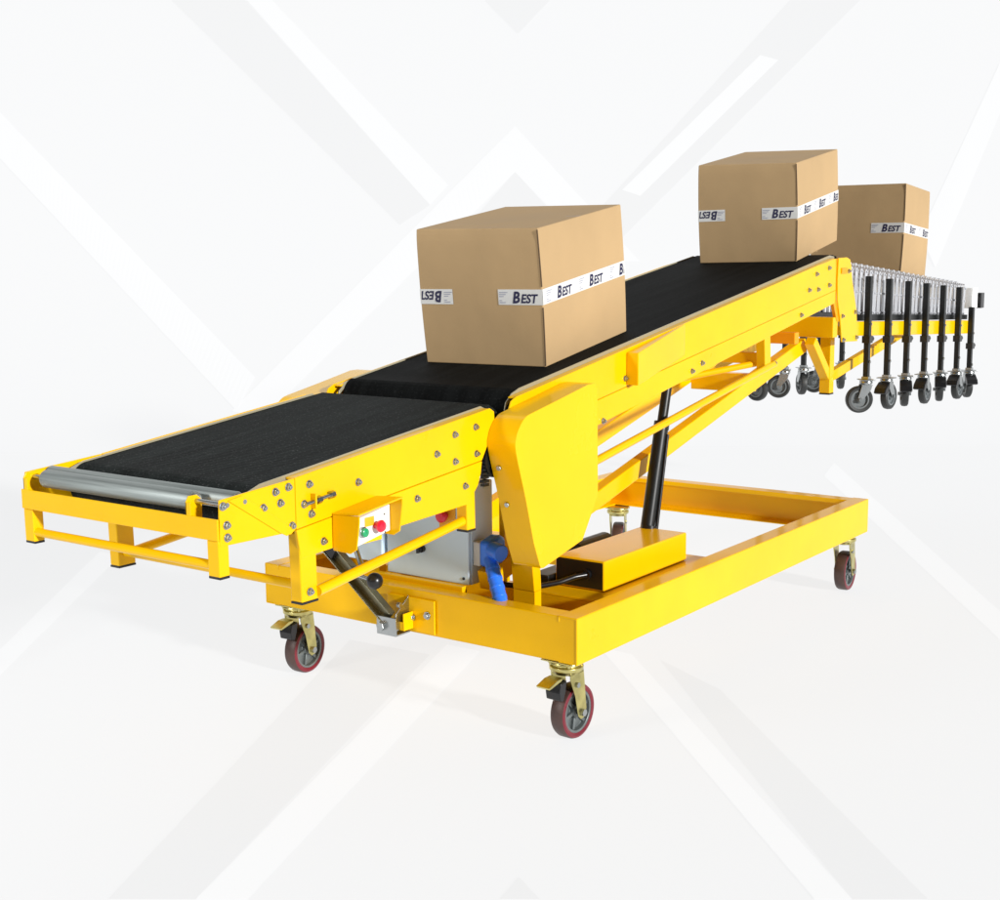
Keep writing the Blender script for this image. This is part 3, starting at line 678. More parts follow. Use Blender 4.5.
    while y < l - .04:
        fine(surf_right, y, t3)
        if y + .062 < l - .012:
            avail = l - .008 - (y + .060)
            put(surf_right, y + .060, False, t3, word_w * .95, clip=(0, min(word_w, avail)))
        y += .190
    return body
grp = 'cardboard boxes on the conveyors'
def on(a, b_, y): return a + b_ * y
y1 = .377; y2 = 2.176
UP = .0035
carton('cardboard_box', 'large brown box standing alone on the lower half of the long black belt', (-.352, y1, zu(y1) + UP), .16, .437, .500, .408, .036, .012, .004, .49, grp, lz=.015)
carton('cardboard_box', 'middle brown box standing at the top end of the black belt', (-.363, y2, zu(y2) + UP), .16, .412, .530, .386, .085, .012, .014, .50, grp, lz=.03)
y3 = 3.26
carton('cardboard_box', 'farthest brown box resting on the silver roller conveyor behind the middle box', (-.325, y3, zr(y3) + .0005), -.0795, .44, .36, .405, .02, .0, .0, .50, grp)
# ================================================================== SETTING
FWD = Vector((math.sin(-.6299), math.cos(-.6299), 0)); RGT = Vector((FWD.y, -FWD.x, 0)); CAM = Vector((1.8734, -2.9089, 1.3257))
D, RR = 9.0, 2.0
def sweep(u, s, lift=0.0):
    base = Vector((CAM.x, CAM.y, 0)) + RGT * u
    if s <= D: f, z, nf, nz = s, 0, 0, 1
    elif s <= D + RR * math.pi / 2:
        a = (s - D) / RR; f, z = D + RR * math.sin(a), RR - RR * math.cos(a); nf, nz = -math.sin(a), math.cos(a)
    else: f, z, nf, nz = D + RR, RR + s - D - RR * math.pi / 2, -1, 0
    return base + FWD * (f + nf * lift) + Vector((0, 0, z + nz * lift))
def glow_mat(name, e, d=.09): return mat(name, (d, d, d), .9, emis=e, spec=0)
EF, EW = .402, .4455      # glow added to floor and wall sheets to wash out shadows; no lamp behind
F0, FW, FG = glow_mat('glowing_white_floor', EF, .14), glow_mat('floor_print_white', EF + .020, .14), glow_mat('floor_print_grey', EF - .021, .14)
W0, WW, WG = glow_mat('glowing_white_wall', EW, .05), glow_mat('wall_print_white', EW + .018, .05), glow_mat('wall_print_grey', EW - .021, .05)  # the prints carry the same added glow as their sheets
us = [-14, -7, 0, 7, 14]
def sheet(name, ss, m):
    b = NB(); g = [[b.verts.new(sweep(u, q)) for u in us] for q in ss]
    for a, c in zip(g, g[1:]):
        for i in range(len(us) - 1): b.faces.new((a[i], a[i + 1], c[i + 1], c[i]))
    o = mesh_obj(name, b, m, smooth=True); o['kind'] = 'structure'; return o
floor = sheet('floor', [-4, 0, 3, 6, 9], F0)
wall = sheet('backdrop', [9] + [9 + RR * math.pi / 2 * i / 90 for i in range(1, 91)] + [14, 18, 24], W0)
BANDS = [
('w',[(-3.951,12.592),(-3.92,12.558),(-3.888,12.523),(-3.856,12.488),(-3.825,12.454),(-3.793,12.419),(-3.761,12.384),(-3.729,12.349),(-3.697,12.314),(-3.666,12.279),(-3.634,12.244),(-3.602,12.209),(-3.57,12.174),(-3.538,12.139),(-3.506,12.104),(-3.473,12.069),(-3.441,12.034),(-3.408,11.999),(-3.375,11.963),(-3.342,11.928),(-3.308,11.892),(-3.275,11.856),(-3.241,11.82),(-3.207,11.784),(-3.173,11.748),(-3.138,11.712),(-3.104,11.676),(-3.069,11.639),(-3.034,11.602),(-2.999,11.566),(-2.964,11.529),(-2.929,11.491),(-2.893,11.454),(-2.857,11.416),(-2.822,11.378),(-2.786,11.34),(-2.75,11.302),(-2.713,11.264),(-2.677,11.225),(-2.64,11.186),(-2.604,11.146),(-2.567,11.107),(-2.53,11.067),(-2.493,11.027),(-2.456,10.986),(-2.419,10.945),(-2.382,10.904),(-2.344,10.862),(-2.307,10.82),(-2.269,10.777),(-2.232,10.734),(-2.194,10.69),(-2.156,10.646),(-2.118,10.601),(-2.08,10.556),(-2.042,10.509),(-2.004,10.463),(-1.966,10.415),(-1.928,10.366),(-1.889,10.317),(-1.851,10.267)],[(-3.974,12.234),(-3.944,12.201),(-3.915,12.168),(-3.885,12.134),(-3.856,12.101),(-3.826,12.067),(-3.796,12.033),(-3.765,12.0),(-3.735,11.966),(-3.704,11.932),(-3.673,11.898),(-3.642,11.864),(-3.61,11.83),(-3.579,11.795),(-3.547,11.761),(-3.515,11.726),(-3.483,11.692),(-3.451,11.657),(-3.418,11.622),(-3.386,11.587),(-3.353,11.551),(-3.32,11.516),(-3.287,11.48),(-3.253,11.445),(-3.22,11.409),(-3.186,11.372),(-3.152,11.336),(-3.118,11.3),(-3.084,11.263),(-3.05,11.226),(-3.016,11.189),(-2.981,11.151),(-2.946,11.113),(-2.912,11.075),(-2.877,11.037),(-2.842,10.998),(-2.806,10.959),(-2.771,10.92),(-2.736,10.88),(-2.7,10.84),(-2.664,10.799),(-2.629,10.758),(-2.593,10.717),(-2.557,10.675),(-2.521,10.633),(-2.484,10.59),(-2.448,10.546),(-2.411,10.502),(-2.375,10.457),(-2.338,10.412),(-2.301,10.365),(-2.264,10.318),(-2.227,10.27),(-2.19,10.221),(-2.153,10.171),(-2.115,10.119),(-2.077,10.067),(-2.039,10.012),(-2.001,9.956),(-1.963,9.899),(-1.924,9.839)]),
('w',[(-1.961,9.839),(-1.937,9.905),(-1.912,9.969),(-1.886,10.03),(-1.859,10.09),(-1.831,10.148),(-1.803,10.204),(-1.774,10.258),(-1.745,10.312),(-1.714,10.364),(-1.684,10.415),(-1.652,10.466),(-1.621,10.515),(-1.589,10.564),(-1.556,10.612),(-1.523,10.659),(-1.49,10.706),(-1.456,10.752),(-1.422,10.797),(-1.388,10.842),(-1.353,10.886),(-1.319,10.93),(-1.283,10.973),(-1.248,11.017),(-1.212,11.059),(-1.177,11.101),(-1.141,11.143),(-1.104,11.185),(-1.068,11.226),(-1.031,11.267),(-0.994,11.308),(-0.957,11.348),(-0.92,11.388),(-0.883,11.428),(-0.846,11.468),(-0.808,11.508),(-0.771,11.547),(-0.733,11.586),(-0.695,11.625),(-0.657,11.663),(-0.619,11.702),(-0.582,11.74),(-0.543,11.778),(-0.505,11.817),(-0.467,11.854),(-0.429,11.892),(-0.391,11.93),(-0.353,11.967),(-0.315,12.005),(-0.276,12.042),(-0.238,12.079),(-0.2,12.117),(-0.162,12.154),(-0.124,12.191),(-0.086,12.228),(-0.048,12.265),(-0.01,12.302),(0.028,12.338),(0.066,12.375),(0.104,12.412),(0.142,12.449)],[(-1.723,9.716),(-1.702,9.778),(-1.679,9.838),(-1.656,9.896),(-1.632,9.951),(-1.608,10.005),(-1.583,10.058),(-1.557,10.108),(-1.531,10.158),(-1.504,10.207),(-1.477,10.254),(-1.45,10.301),(-1.422,10.346),(-1.394,10.391),(-1.365,10.435),(-1.336,10.478),(-1.307,10.521),(-1.277,10.563),(-1.247,10.605),(-1.217,10.646),(-1.187,10.687),(-1.156,10.727),(-1.125,10.766),(-1.094,10.805),(-1.063,10.844),(-1.031,10.883),(-0.999,10.921),(-0.967,10.959),(-0.935,10.996),(-0.903,11.033),(-0.871,11.07),(-0.838,11.107),(-0.805,11.143),(-0.773,11.179),(-0.74,11.215),(-0.707,11.251),(-0.673,11.286),(-0.64,11.321),(-0.607,11.356),(-0.573,11.391),(-0.54,11.425),(-0.506,11.46),(-0.472,11.494),(-0.439,11.528),(-0.405,11.562),(-0.371,11.596),(-0.337,11.63),(-0.303,11.663),(-0.269,11.697),(-0.235,11.73),(-0.201,11.763),(-0.167,11.796),(-0.133,11.829),(-0.099,11.862),(-0.065,11.895),(-0.031,11.927),(0.003,11.96),(0.037,11.992),(0.071,12.025),(0.106,12.057),(0.14,12.089)]),
('w',[(0.142,12.449),(0.159,12.431),(0.175,12.413),(0.191,12.395),(0.208,12.378),(0.224,12.36),(0.241,12.342),(0.258,12.324),(0.274,12.306),(0.291,12.289),(0.307,12.271),(0.324,12.253),(0.34,12.235),(0.357,12.217),(0.373,12.199),(0.39,12.181),(0.407,12.163),(0.423,12.146),(0.44,12.128),(0.456,12.11),(0.473,12.092),(0.49,12.074),(0.506,12.056),(0.523,12.038),(0.539,12.02),(0.556,12.002),(0.573,11.983),(0.589,11.965),(0.606,11.947),(0.622,11.929),(0.639,11.911),(0.656,11.893),(0.672,11.874),(0.689,11.856),(0.705,11.838),(0.722,11.819),(0.738,11.801),(0.755,11.783),(0.771,11.764),(0.788,11.746),(0.804,11.727),(0.821,11.709),(0.837,11.69),(0.853,11.671),(0.87,11.653),(0.886,11.634),(0.903,11.615),(0.919,11.597),(0.935,11.578),(0.951,11.559),(0.968,11.54),(0.984,11.521),(1.0,11.502),(1.016,11.483),(1.032,11.464),(1.049,11.445),(1.065,11.425),(1.081,11.406),(1.097,11.387),(1.113,11.367),(1.129,11.348)],[(0.14,12.089),(0.151,12.077),(0.162,12.065),(0.173,12.054),(0.185,12.042),(0.196,12.03),(0.207,12.018),(0.218,12.006),(0.23,11.994),(0.241,11.982),(0.252,11.97),(0.263,11.958),(0.275,11.946),(0.286,11.934),(0.297,11.922),(0.308,11.91),(0.32,11.898),(0.331,11.886),(0.342,11.874),(0.353,11.861),(0.365,11.849),(0.376,11.837),(0.387,11.825),(0.398,11.813),(0.41,11.801),(0.421,11.789),(0.432,11.776),(0.443,11.764),(0.455,11.752),(0.466,11.74),(0.477,11.727),(0.488,11.715),(0.499,11.703),(0.511,11.691),(0.522,11.678),(0.533,11.666),(0.544,11.653),(0.555,11.641),(0.567,11.629),(0.578,11.616),(0.589,11.604),(0.6,11.591),(0.611,11.579),(0.622,11.566),(0.633,11.554),(0.644,11.541),(0.656,11.529),(0.667,11.516),(0.678,11.504),(0.689,11.491),(0.7,11.478),(0.711,11.466),(0.722,11.453),(0.733,11.44),(0.744,11.428),(0.755,11.415),(0.766,11.402),(0.777,11.389),(0.788,11.377),(0.799,11.364),(0.81,11.351)]),
('g',[(-2.546,13.438),(-2.518,13.41),(-2.489,13.381),(-2.461,13.352),(-2.432,13.324),(-2.403,13.295),(-2.374,13.266),(-2.346,13.237),(-2.317,13.209),(-2.288,13.18),(-2.259,13.151),(-2.231,13.122),(-2.202,13.093),(-2.173,13.064),(-2.144,13.035),(-2.115,13.006),(-2.086,12.977),(-2.057,12.948),(-2.028,12.919),(-1.999,12.89),(-1.97,12.861),(-1.941,12.832),(-1.912,12.803),(-1.883,12.774),(-1.854,12.745),(-1.824,12.715),(-1.795,12.686),(-1.766,12.657),(-1.737,12.628),(-1.708,12.598),(-1.678,12.569),(-1.649,12.54),(-1.62,12.51),(-1.59,12.481),(-1.561,12.452),(-1.532,12.422),(-1.502,12.393),(-1.473,12.363),(-1.443,12.334),(-1.414,12.304),(-1.384,12.275),(-1.355,12.245),(-1.325,12.216),(-1.296,12.186),(-1.266,12.156),(-1.236,12.127),(-1.207,12.097),(-1.177,12.067),(-1.147,12.037),(-1.117,12.007),(-1.087,11.977),(-1.057,11.947),(-1.027,11.917),(-0.997,11.887),(-0.967,11.857),(-0.937,11.827),(-0.906,11.796),(-0.876,11.766),(-0.846,11.735),(-0.815,11.704),(-0.785,11.674)],[(-1.973,13.433),(-1.95,13.407),(-1.926,13.381),(-1.903,13.355),(-1.88,13.329),(-1.856,13.303),(-1.833,13.277),(-1.81,13.251),(-1.786,13.224),(-1.763,13.198),(-1.739,13.172),(-1.716,13.146),(-1.692,13.119),(-1.669,13.093),(-1.645,13.067),(-1.622,13.04),(-1.598,13.014),(-1.575,12.988),(-1.551,12.961),(-1.528,12.935),(-1.504,12.908),(-1.48,12.882),(-1.457,12.856),(-1.433,12.829),(-1.409,12.803),(-1.386,12.776),(-1.362,12.749),(-1.338,12.723),(-1.314,12.696),(-1.291,12.67),(-1.267,12.643),(-1.243,12.616),(-1.219,12.59),(-1.195,12.563),(-1.171,12.536),(-1.148,12.51),(-1.124,12.483),(-1.1,12.456),(-1.076,12.429),(-1.052,12.403),(-1.028,12.376),(-1.004,12.349),(-0.98,12.322),(-0.956,12.295),(-0.932,12.268),(-0.908,12.241),(-0.884,12.214),(-0.86,12.187),(-0.836,12.16),(-0.812,12.133),(-0.787,12.106),(-0.763,12.079),(-0.739,12.052),(-0.715,12.025),(-0.69,11.998),(-0.666,11.971),(-0.642,11.943),(-0.617,11.916),(-0.593,11.888),(-0.568,11.861),(-0.544,11.833)]),
('w',[(-1.957,13.433),(-1.934,13.407),(-1.911,13.381),(-1.888,13.355),(-1.865,13.329),(-1.842,13.303),(-1.819,13.277),(-1.796,13.25),(-1.773,13.224),(-1.749,13.198),(-1.726,13.172),(-1.703,13.146),(-1.68,13.119),(-1.656,13.093),(-1.633,13.067),(-1.61,13.04),(-1.587,13.014),(-1.563,12.988),(-1.54,12.961),(-1.517,12.935),(-1.493,12.908),(-1.47,12.882),(-1.447,12.855),(-1.423,12.829),(-1.4,12.802),(-1.376,12.776),(-1.353,12.749),(-1.329,12.723),(-1.306,12.696),(-1.282,12.67),(-1.259,12.643),(-1.235,12.616),(-1.212,12.59),(-1.188,12.563),(-1.165,12.536),(-1.141,12.51),(-1.117,12.483),(-1.094,12.456),(-1.07,12.429),(-1.046,12.403),(-1.023,12.376),(-0.999,12.349),(-0.975,12.322),(-0.951,12.295),(-0.928,12.268),(-0.904,12.241),(-0.88,12.214),(-0.856,12.187),(-0.832,12.16),(-0.809,12.133),(-0.785,12.106),(-0.761,12.079),(-0.737,12.052),(-0.713,12.025),(-0.689,11.998),(-0.665,11.971),(-0.641,11.943),(-0.616,11.916),(-0.592,11.888),(-0.568,11.861),(-0.544,11.833)],[(-1.761,13.432),(-1.739,13.408),(-1.716,13.385),(-1.694,13.361),(-1.672,13.337),(-1.649,13.314),(-1.627,13.29),(-1.605,13.267),(-1.582,13.243),(-1.56,13.219),(-1.537,13.196),(-1.515,13.172),(-1.493,13.148),(-1.47,13.124),(-1.448,13.101),(-1.425,13.077),(-1.403,13.053),(-1.38,13.029),(-1.358,13.006),(-1.335,12.982),(-1.313,12.958),(-1.29,12.934),(-1.267,12.91),(-1.245,12.886),(-1.222,12.863),(-1.2,12.839),(-1.177,12.815),(-1.154,12.791),(-1.132,12.767),(-1.109,12.743),(-1.086,12.719),(-1.064,12.695),(-1.041,12.671),(-1.018,12.647),(-0.995,12.623),(-0.972,12.599),(-0.95,12.575),(-0.927,12.55),(-0.904,12.526),(-0.881,12.502),(-0.858,12.478),(-0.836,12.454),(-0.813,12.43),(-0.79,12.406),(-0.767,12.381),(-0.744,12.357),(-0.721,12.333),(-0.698,12.309),(-0.675,12.284),(-0.652,12.26),(-0.629,12.236),(-0.606,12.211),(-0.583,12.187),(-0.56,12.163),(-0.537,12.138),(-0.514,12.114),(-0.491,12.089),(-0.468,12.065),(-0.444,12.04),(-0.421,12.016),(-0.398,11.991)]),
('g',[(2.311,13.397),(2.285,13.369),(2.259,13.341),(2.232,13.313),(2.206,13.284),(2.18,13.256),(2.153,13.228),(2.127,13.2),(2.101,13.171),(2.074,13.143),(2.048,13.114),(2.021,13.086),(1.995,13.058),(1.968,13.029),(1.942,13.001),(1.915,12.972),(1.889,12.944),(1.862,12.915),(1.836,12.887),(1.809,12.858),(1.782,12.829),(1.756,12.801),(1.729,12.772),(1.702,12.743),(1.676,12.715),(1.649,12.686),(1.622,12.657),(1.595,12.628),(1.569,12.6),(1.542,12.571),(1.515,12.542),(1.488,12.513),(1.461,12.484),(1.434,12.455),(1.408,12.426),(1.381,12.397),(1.354,12.368),(1.327,12.339),(1.3,12.31),(1.273,12.281),(1.246,12.252),(1.218,12.223),(1.191,12.194),(1.164,12.165),(1.137,12.136),(1.11,12.107),(1.083,12.077),(1.055,12.048),(1.028,12.019),(1.001,11.989),(0.973,11.96),(0.946,11.93),(0.918,11.9),(0.891,11.871),(0.863,11.841),(0.835,11.811),(0.807,11.781),(0.78,11.751),(0.752,11.721),(0.724,11.691),(0.696,11.66)],[(2.862,13.393),(2.831,13.363),(2.8,13.333),(2.77,13.303),(2.739,13.272),(2.709,13.242),(2.678,13.212),(2.647,13.182),(2.616,13.152),(2.586,13.121),(2.555,13.091),(2.524,13.061),(2.493,13.03),(2.462,13.0),(2.431,12.97),(2.401,12.939),(2.37,12.909),(2.339,12.878),(2.308,12.848),(2.277,12.817),(2.246,12.787),(2.215,12.756),(2.183,12.726),(2.152,12.695),(2.121,12.664),(2.09,12.634),(2.059,12.603),(2.028,12.572),(1.996,12.542),(1.965,12.511),(1.934,12.48),(1.902,12.449),(1.871,12.418),(1.84,12.388),(1.808,12.357),(1.777,12.326),(1.745,12.295),(1.714,12.264),(1.682,12.233),(1.651,12.202),(1.619,12.171),(1.588,12.14),(1.556,12.109),(1.524,12.077),(1.493,12.046),(1.461,12.015),(1.429,11.983),(1.397,11.952),(1.364,11.92),(1.332,11.889),(1.3,11.857),(1.267,11.825),(1.235,11.793),(1.203,11.761),(1.17,11.729),(1.138,11.697),(1.105,11.665),(1.072,11.632),(1.04,11.6),(1.007,11.567),(0.974,11.534)]),
('w',[(2.083,12.98),(2.065,12.963),(2.048,12.946),(2.03,12.929),(2.012,12.912),(1.994,12.895),(1.976,12.878),(1.958,12.861),(1.94,12.843),(1.922,12.826),(1.904,12.809),(1.886,12.792),(1.868,12.775),(1.85,12.757),(1.832,12.74),(1.815,12.723),(1.797,12.706),(1.779,12.689),(1.761,12.671),(1.743,12.654),(1.725,12.637),(1.706,12.62),(1.688,12.602),(1.67,12.585),(1.652,12.568),(1.634,12.551),(1.616,12.533),(1.598,12.516),(1.58,12.499),(1.562,12.481),(1.544,12.464),(1.526,12.447),(1.508,12.429),(1.489,12.412),(1.471,12.395),(1.453,12.377),(1.435,12.36),(1.417,12.343),(1.399,12.325),(1.381,12.308),(1.362,12.29),(1.344,12.273),(1.326,12.255),(1.308,12.238),(1.289,12.221),(1.271,12.203),(1.253,12.186),(1.235,12.168),(1.217,12.151),(1.198,12.133),(1.18,12.116),(1.162,12.098),(1.143,12.081),(1.125,12.063),(1.107,12.046),(1.088,12.028),(1.07,12.01),(1.051,11.993),(1.033,11.975),(1.014,11.957),(0.996,11.94)],[(2.226,12.941),(2.209,12.924),(2.191,12.906),(2.173,12.889),(2.155,12.872),(2.137,12.854),(2.119,12.837),(2.101,12.82),(2.084,12.803),(2.066,12.785),(2.048,12.768),(2.03,12.751),(2.012,12.733),(1.994,12.716),(1.976,12.699),(1.958,12.681),(1.94,12.664),(1.922,12.647),(1.904,12.629),(1.886,12.612),(1.868,12.594),(1.85,12.577),(1.832,12.56),(1.814,12.542),(1.796,12.525),(1.778,12.507),(1.76,12.49),(1.742,12.472),(1.724,12.455),(1.706,12.438),(1.688,12.42),(1.67,12.403),(1.652,12.385),(1.634,12.368),(1.615,12.35),(1.597,12.333),(1.579,12.315),(1.561,12.297),(1.543,12.28),(1.525,12.262),(1.507,12.245),(1.488,12.227),(1.47,12.21),(1.452,12.192),(1.434,12.174),(1.416,12.157),(1.397,12.139),(1.379,12.122),(1.361,12.104),(1.343,12.086),(1.324,12.069),(1.306,12.051),(1.288,12.033),(1.269,12.015),(1.251,11.998),(1.232,11.98),(1.214,11.962),(1.195,11.944),(1.177,11.926),(1.158,11.908),(1.14,11.891)]),
('g',[(-0.087,13.418),(-0.083,13.413),(-0.079,13.409),(-0.075,13.405),(-0.07,13.401),(-0.066,13.397),(-0.062,13.392),(-0.058,13.388),(-0.054,13.384),(-0.05,13.38),(-0.045,13.376),(-0.041,13.371),(-0.037,13.367),(-0.033,13.363),(-0.029,13.359),(-0.025,13.355),(-0.021,13.35),(-0.016,13.346),(-0.012,13.342),(-0.008,13.338),(-0.004,13.334),(0.0,13.329),(0.004,13.325),(0.009,13.321),(0.013,13.317),(0.017,13.312),(0.021,13.308),(0.025,13.304),(0.029,13.3),(0.034,13.296),(0.038,13.291),(0.042,13.287),(0.046,13.283),(0.05,13.279),(0.054,13.275),(0.059,13.27),(0.063,13.266),(0.067,13.262),(0.071,13.258),(0.075,13.253),(0.079,13.249),(0.084,13.245),(0.088,13.241),(0.092,13.237),(0.096,13.232),(0.1,13.228),(0.104,13.224),(0.109,13.22),(0.113,13.215),(0.117,13.211),(0.121,13.207),(0.125,13.203),(0.129,13.199),(0.134,13.194),(0.138,13.19),(0.142,13.186),(0.146,13.182),(0.15,13.177),(0.154,13.173),(0.159,13.169),(0.163,13.165)],[(0.424,13.413),(0.42,13.409),(0.416,13.405),(0.412,13.401),(0.408,13.397),(0.404,13.393),(0.399,13.388),(0.395,13.384),(0.391,13.38),(0.387,13.376),(0.383,13.372),(0.379,13.368),(0.375,13.364),(0.371,13.36),(0.367,13.355),(0.363,13.351),(0.359,13.347),(0.355,13.343),(0.351,13.339),(0.346,13.335),(0.342,13.331),(0.338,13.326),(0.334,13.322),(0.33,13.318),(0.326,13.314),(0.322,13.31),(0.318,13.306),(0.314,13.302),(0.31,13.297),(0.306,13.293),(0.301,13.289),(0.297,13.285),(0.293,13.281),(0.289,13.277),(0.285,13.273),(0.281,13.268),(0.277,13.264),(0.273,13.26),(0.269,13.256),(0.265,13.252),(0.261,13.248),(0.256,13.244),(0.252,13.239),(0.248,13.235),(0.244,13.231),(0.24,13.227),(0.236,13.223),(0.232,13.219),(0.228,13.214),(0.224,13.21),(0.22,13.206),(0.216,13.202),(0.211,13.198),(0.207,13.194),(0.203,13.19),(0.199,13.185),(0.195,13.181),(0.191,13.177),(0.187,13.173),(0.183,13.169),(0.179,13.165)]),
('w',[(3.984,12.911),(3.975,12.888),(3.965,12.866),(3.956,12.844),(3.946,12.822),(3.937,12.8),(3.927,12.778),(3.917,12.756),(3.908,12.734),(3.898,12.712),(3.889,12.689),(3.879,12.667),(3.869,12.645),(3.86,12.623),(3.85,12.601),(3.841,12.578),(3.831,12.556),(3.821,12.534),(3.812,12.511),(3.802,12.489),(3.792,12.467),(3.783,12.445),(3.773,12.422),(3.763,12.4),(3.754,12.377),(3.744,12.355),(3.734,12.333),(3.724,12.31),(3.715,12.288),(3.705,12.265),(3.695,12.243),(3.686,12.221),(3.676,12.198),(3.666,12.176),(3.656,12.153),(3.647,12.131),(3.637,12.108),(3.627,12.085),(3.617,12.063),(3.607,12.04),(3.597,12.017),(3.586,11.995),(3.576,11.972),(3.565,11.949),(3.555,11.926),(3.544,11.904),(3.534,11.881),(3.523,11.858),(3.512,11.835),(3.501,11.812),(3.49,11.788),(3.479,11.765),(3.467,11.742),(3.456,11.719),(3.445,11.695),(3.433,11.672),(3.422,11.649),(3.41,11.625),(3.398,11.601),(3.386,11.578),(3.374,11.554)],[(4.002,12.525),(3.994,12.504),(3.987,12.484),(3.979,12.464),(3.971,12.444),(3.963,12.424),(3.956,12.404),(3.948,12.384),(3.94,12.363),(3.933,12.343),(3.925,12.323),(3.917,12.303),(3.909,12.283),(3.902,12.262),(3.894,12.242),(3.886,12.222),(3.878,12.202),(3.87,12.181),(3.863,12.161),(3.855,12.141),(3.847,12.12),(3.839,12.1),(3.831,12.08),(3.823,12.059),(3.815,12.039),(3.807,12.018),(3.798,11.998),(3.79,11.977),(3.782,11.957),(3.773,11.936),(3.765,11.916),(3.756,11.895),(3.747,11.874),(3.738,11.853),(3.73,11.833),(3.721,11.812),(3.712,11.791),(3.702,11.77),(3.693,11.749),(3.684,11.728),(3.675,11.707),(3.665,11.686),(3.656,11.665),(3.646,11.644),(3.637,11.623),(3.627,11.601),(3.617,11.58),(3.607,11.558),(3.597,11.537),(3.587,11.516),(3.577,11.494),(3.567,11.472),(3.557,11.451),(3.547,11.429),(3.536,11.407),(3.526,11.385),(3.515,11.363),(3.505,11.341),(3.494,11.319),(3.483,11.297),(3.473,11.274)]),
('g',[(0.14,12.089),(0.127,12.075),(0.114,12.061),(0.101,12.047),(0.088,12.033),(0.076,12.019),(0.063,12.005),(0.05,11.991),(0.037,11.976),(0.024,11.962),(0.012,11.948),(-0.001,11.934),(-0.014,11.92),(-0.027,11.905),(-0.04,11.891),(-0.053,11.877),(-0.065,11.863),(-0.078,11.848),(-0.091,11.834),(-0.104,11.82),(-0.117,11.805),(-0.129,11.791),(-0.142,11.777),(-0.155,11.762),(-0.168,11.748),(-0.181,11.733),(-0.193,11.719),(-0.206,11.704),(-0.219,11.69),(-0.232,11.675),(-0.245,11.661),(-0.257,11.646),(-0.27,11.631),(-0.283,11.617),(-0.296,11.602),(-0.308,11.587),(-0.321,11.572),(-0.334,11.558),(-0.347,11.543),(-0.359,11.528),(-0.372,11.513),(-0.385,11.498),(-0.397,11.483),(-0.41,11.469),(-0.423,11.454),(-0.435,11.439),(-0.448,11.424),(-0.461,11.408),(-0.473,11.393),(-0.486,11.378),(-0.498,11.363),(-0.511,11.348),(-0.524,11.333),(-0.536,11.317),(-0.549,11.302),(-0.561,11.287),(-0.574,11.271),(-0.586,11.256),(-0.598,11.24),(-0.611,11.225),(-0.623,11.209)],[(0.144,12.089),(0.156,12.075),(0.169,12.061),(0.181,12.046),(0.194,12.032),(0.206,12.018),(0.219,12.003),(0.231,11.989),(0.244,11.975),(0.256,11.96),(0.269,11.946),(0.281,11.931),(0.294,11.917),(0.306,11.903),(0.319,11.888),(0.331,11.874),(0.344,11.859),(0.356,11.845),(0.369,11.83),(0.381,11.815),(0.394,11.801),(0.406,11.786),(0.419,11.772),(0.431,11.757),(0.444,11.742),(0.456,11.728),(0.468,11.713),(0.481,11.698),(0.493,11.683),(0.506,11.669),(0.518,11.654),(0.531,11.639),(0.543,11.624),(0.555,11.609),(0.568,11.594),(0.58,11.579),(0.592,11.564),(0.605,11.549),(0.617,11.534),(0.63,11.519),(0.642,11.504),(0.654,11.489),(0.666,11.474),(0.679,11.459),(0.691,11.443),(0.703,11.428),(0.715,11.413),(0.728,11.397),(0.74,11.382),(0.752,11.367),(0.764,11.351),(0.776,11.336),(0.788,11.32),(0.801,11.305),(0.813,11.289),(0.825,11.273),(0.837,11.258),(0.849,11.242),(0.861,11.226),(0.873,11.211),(0.885,11.195)]),
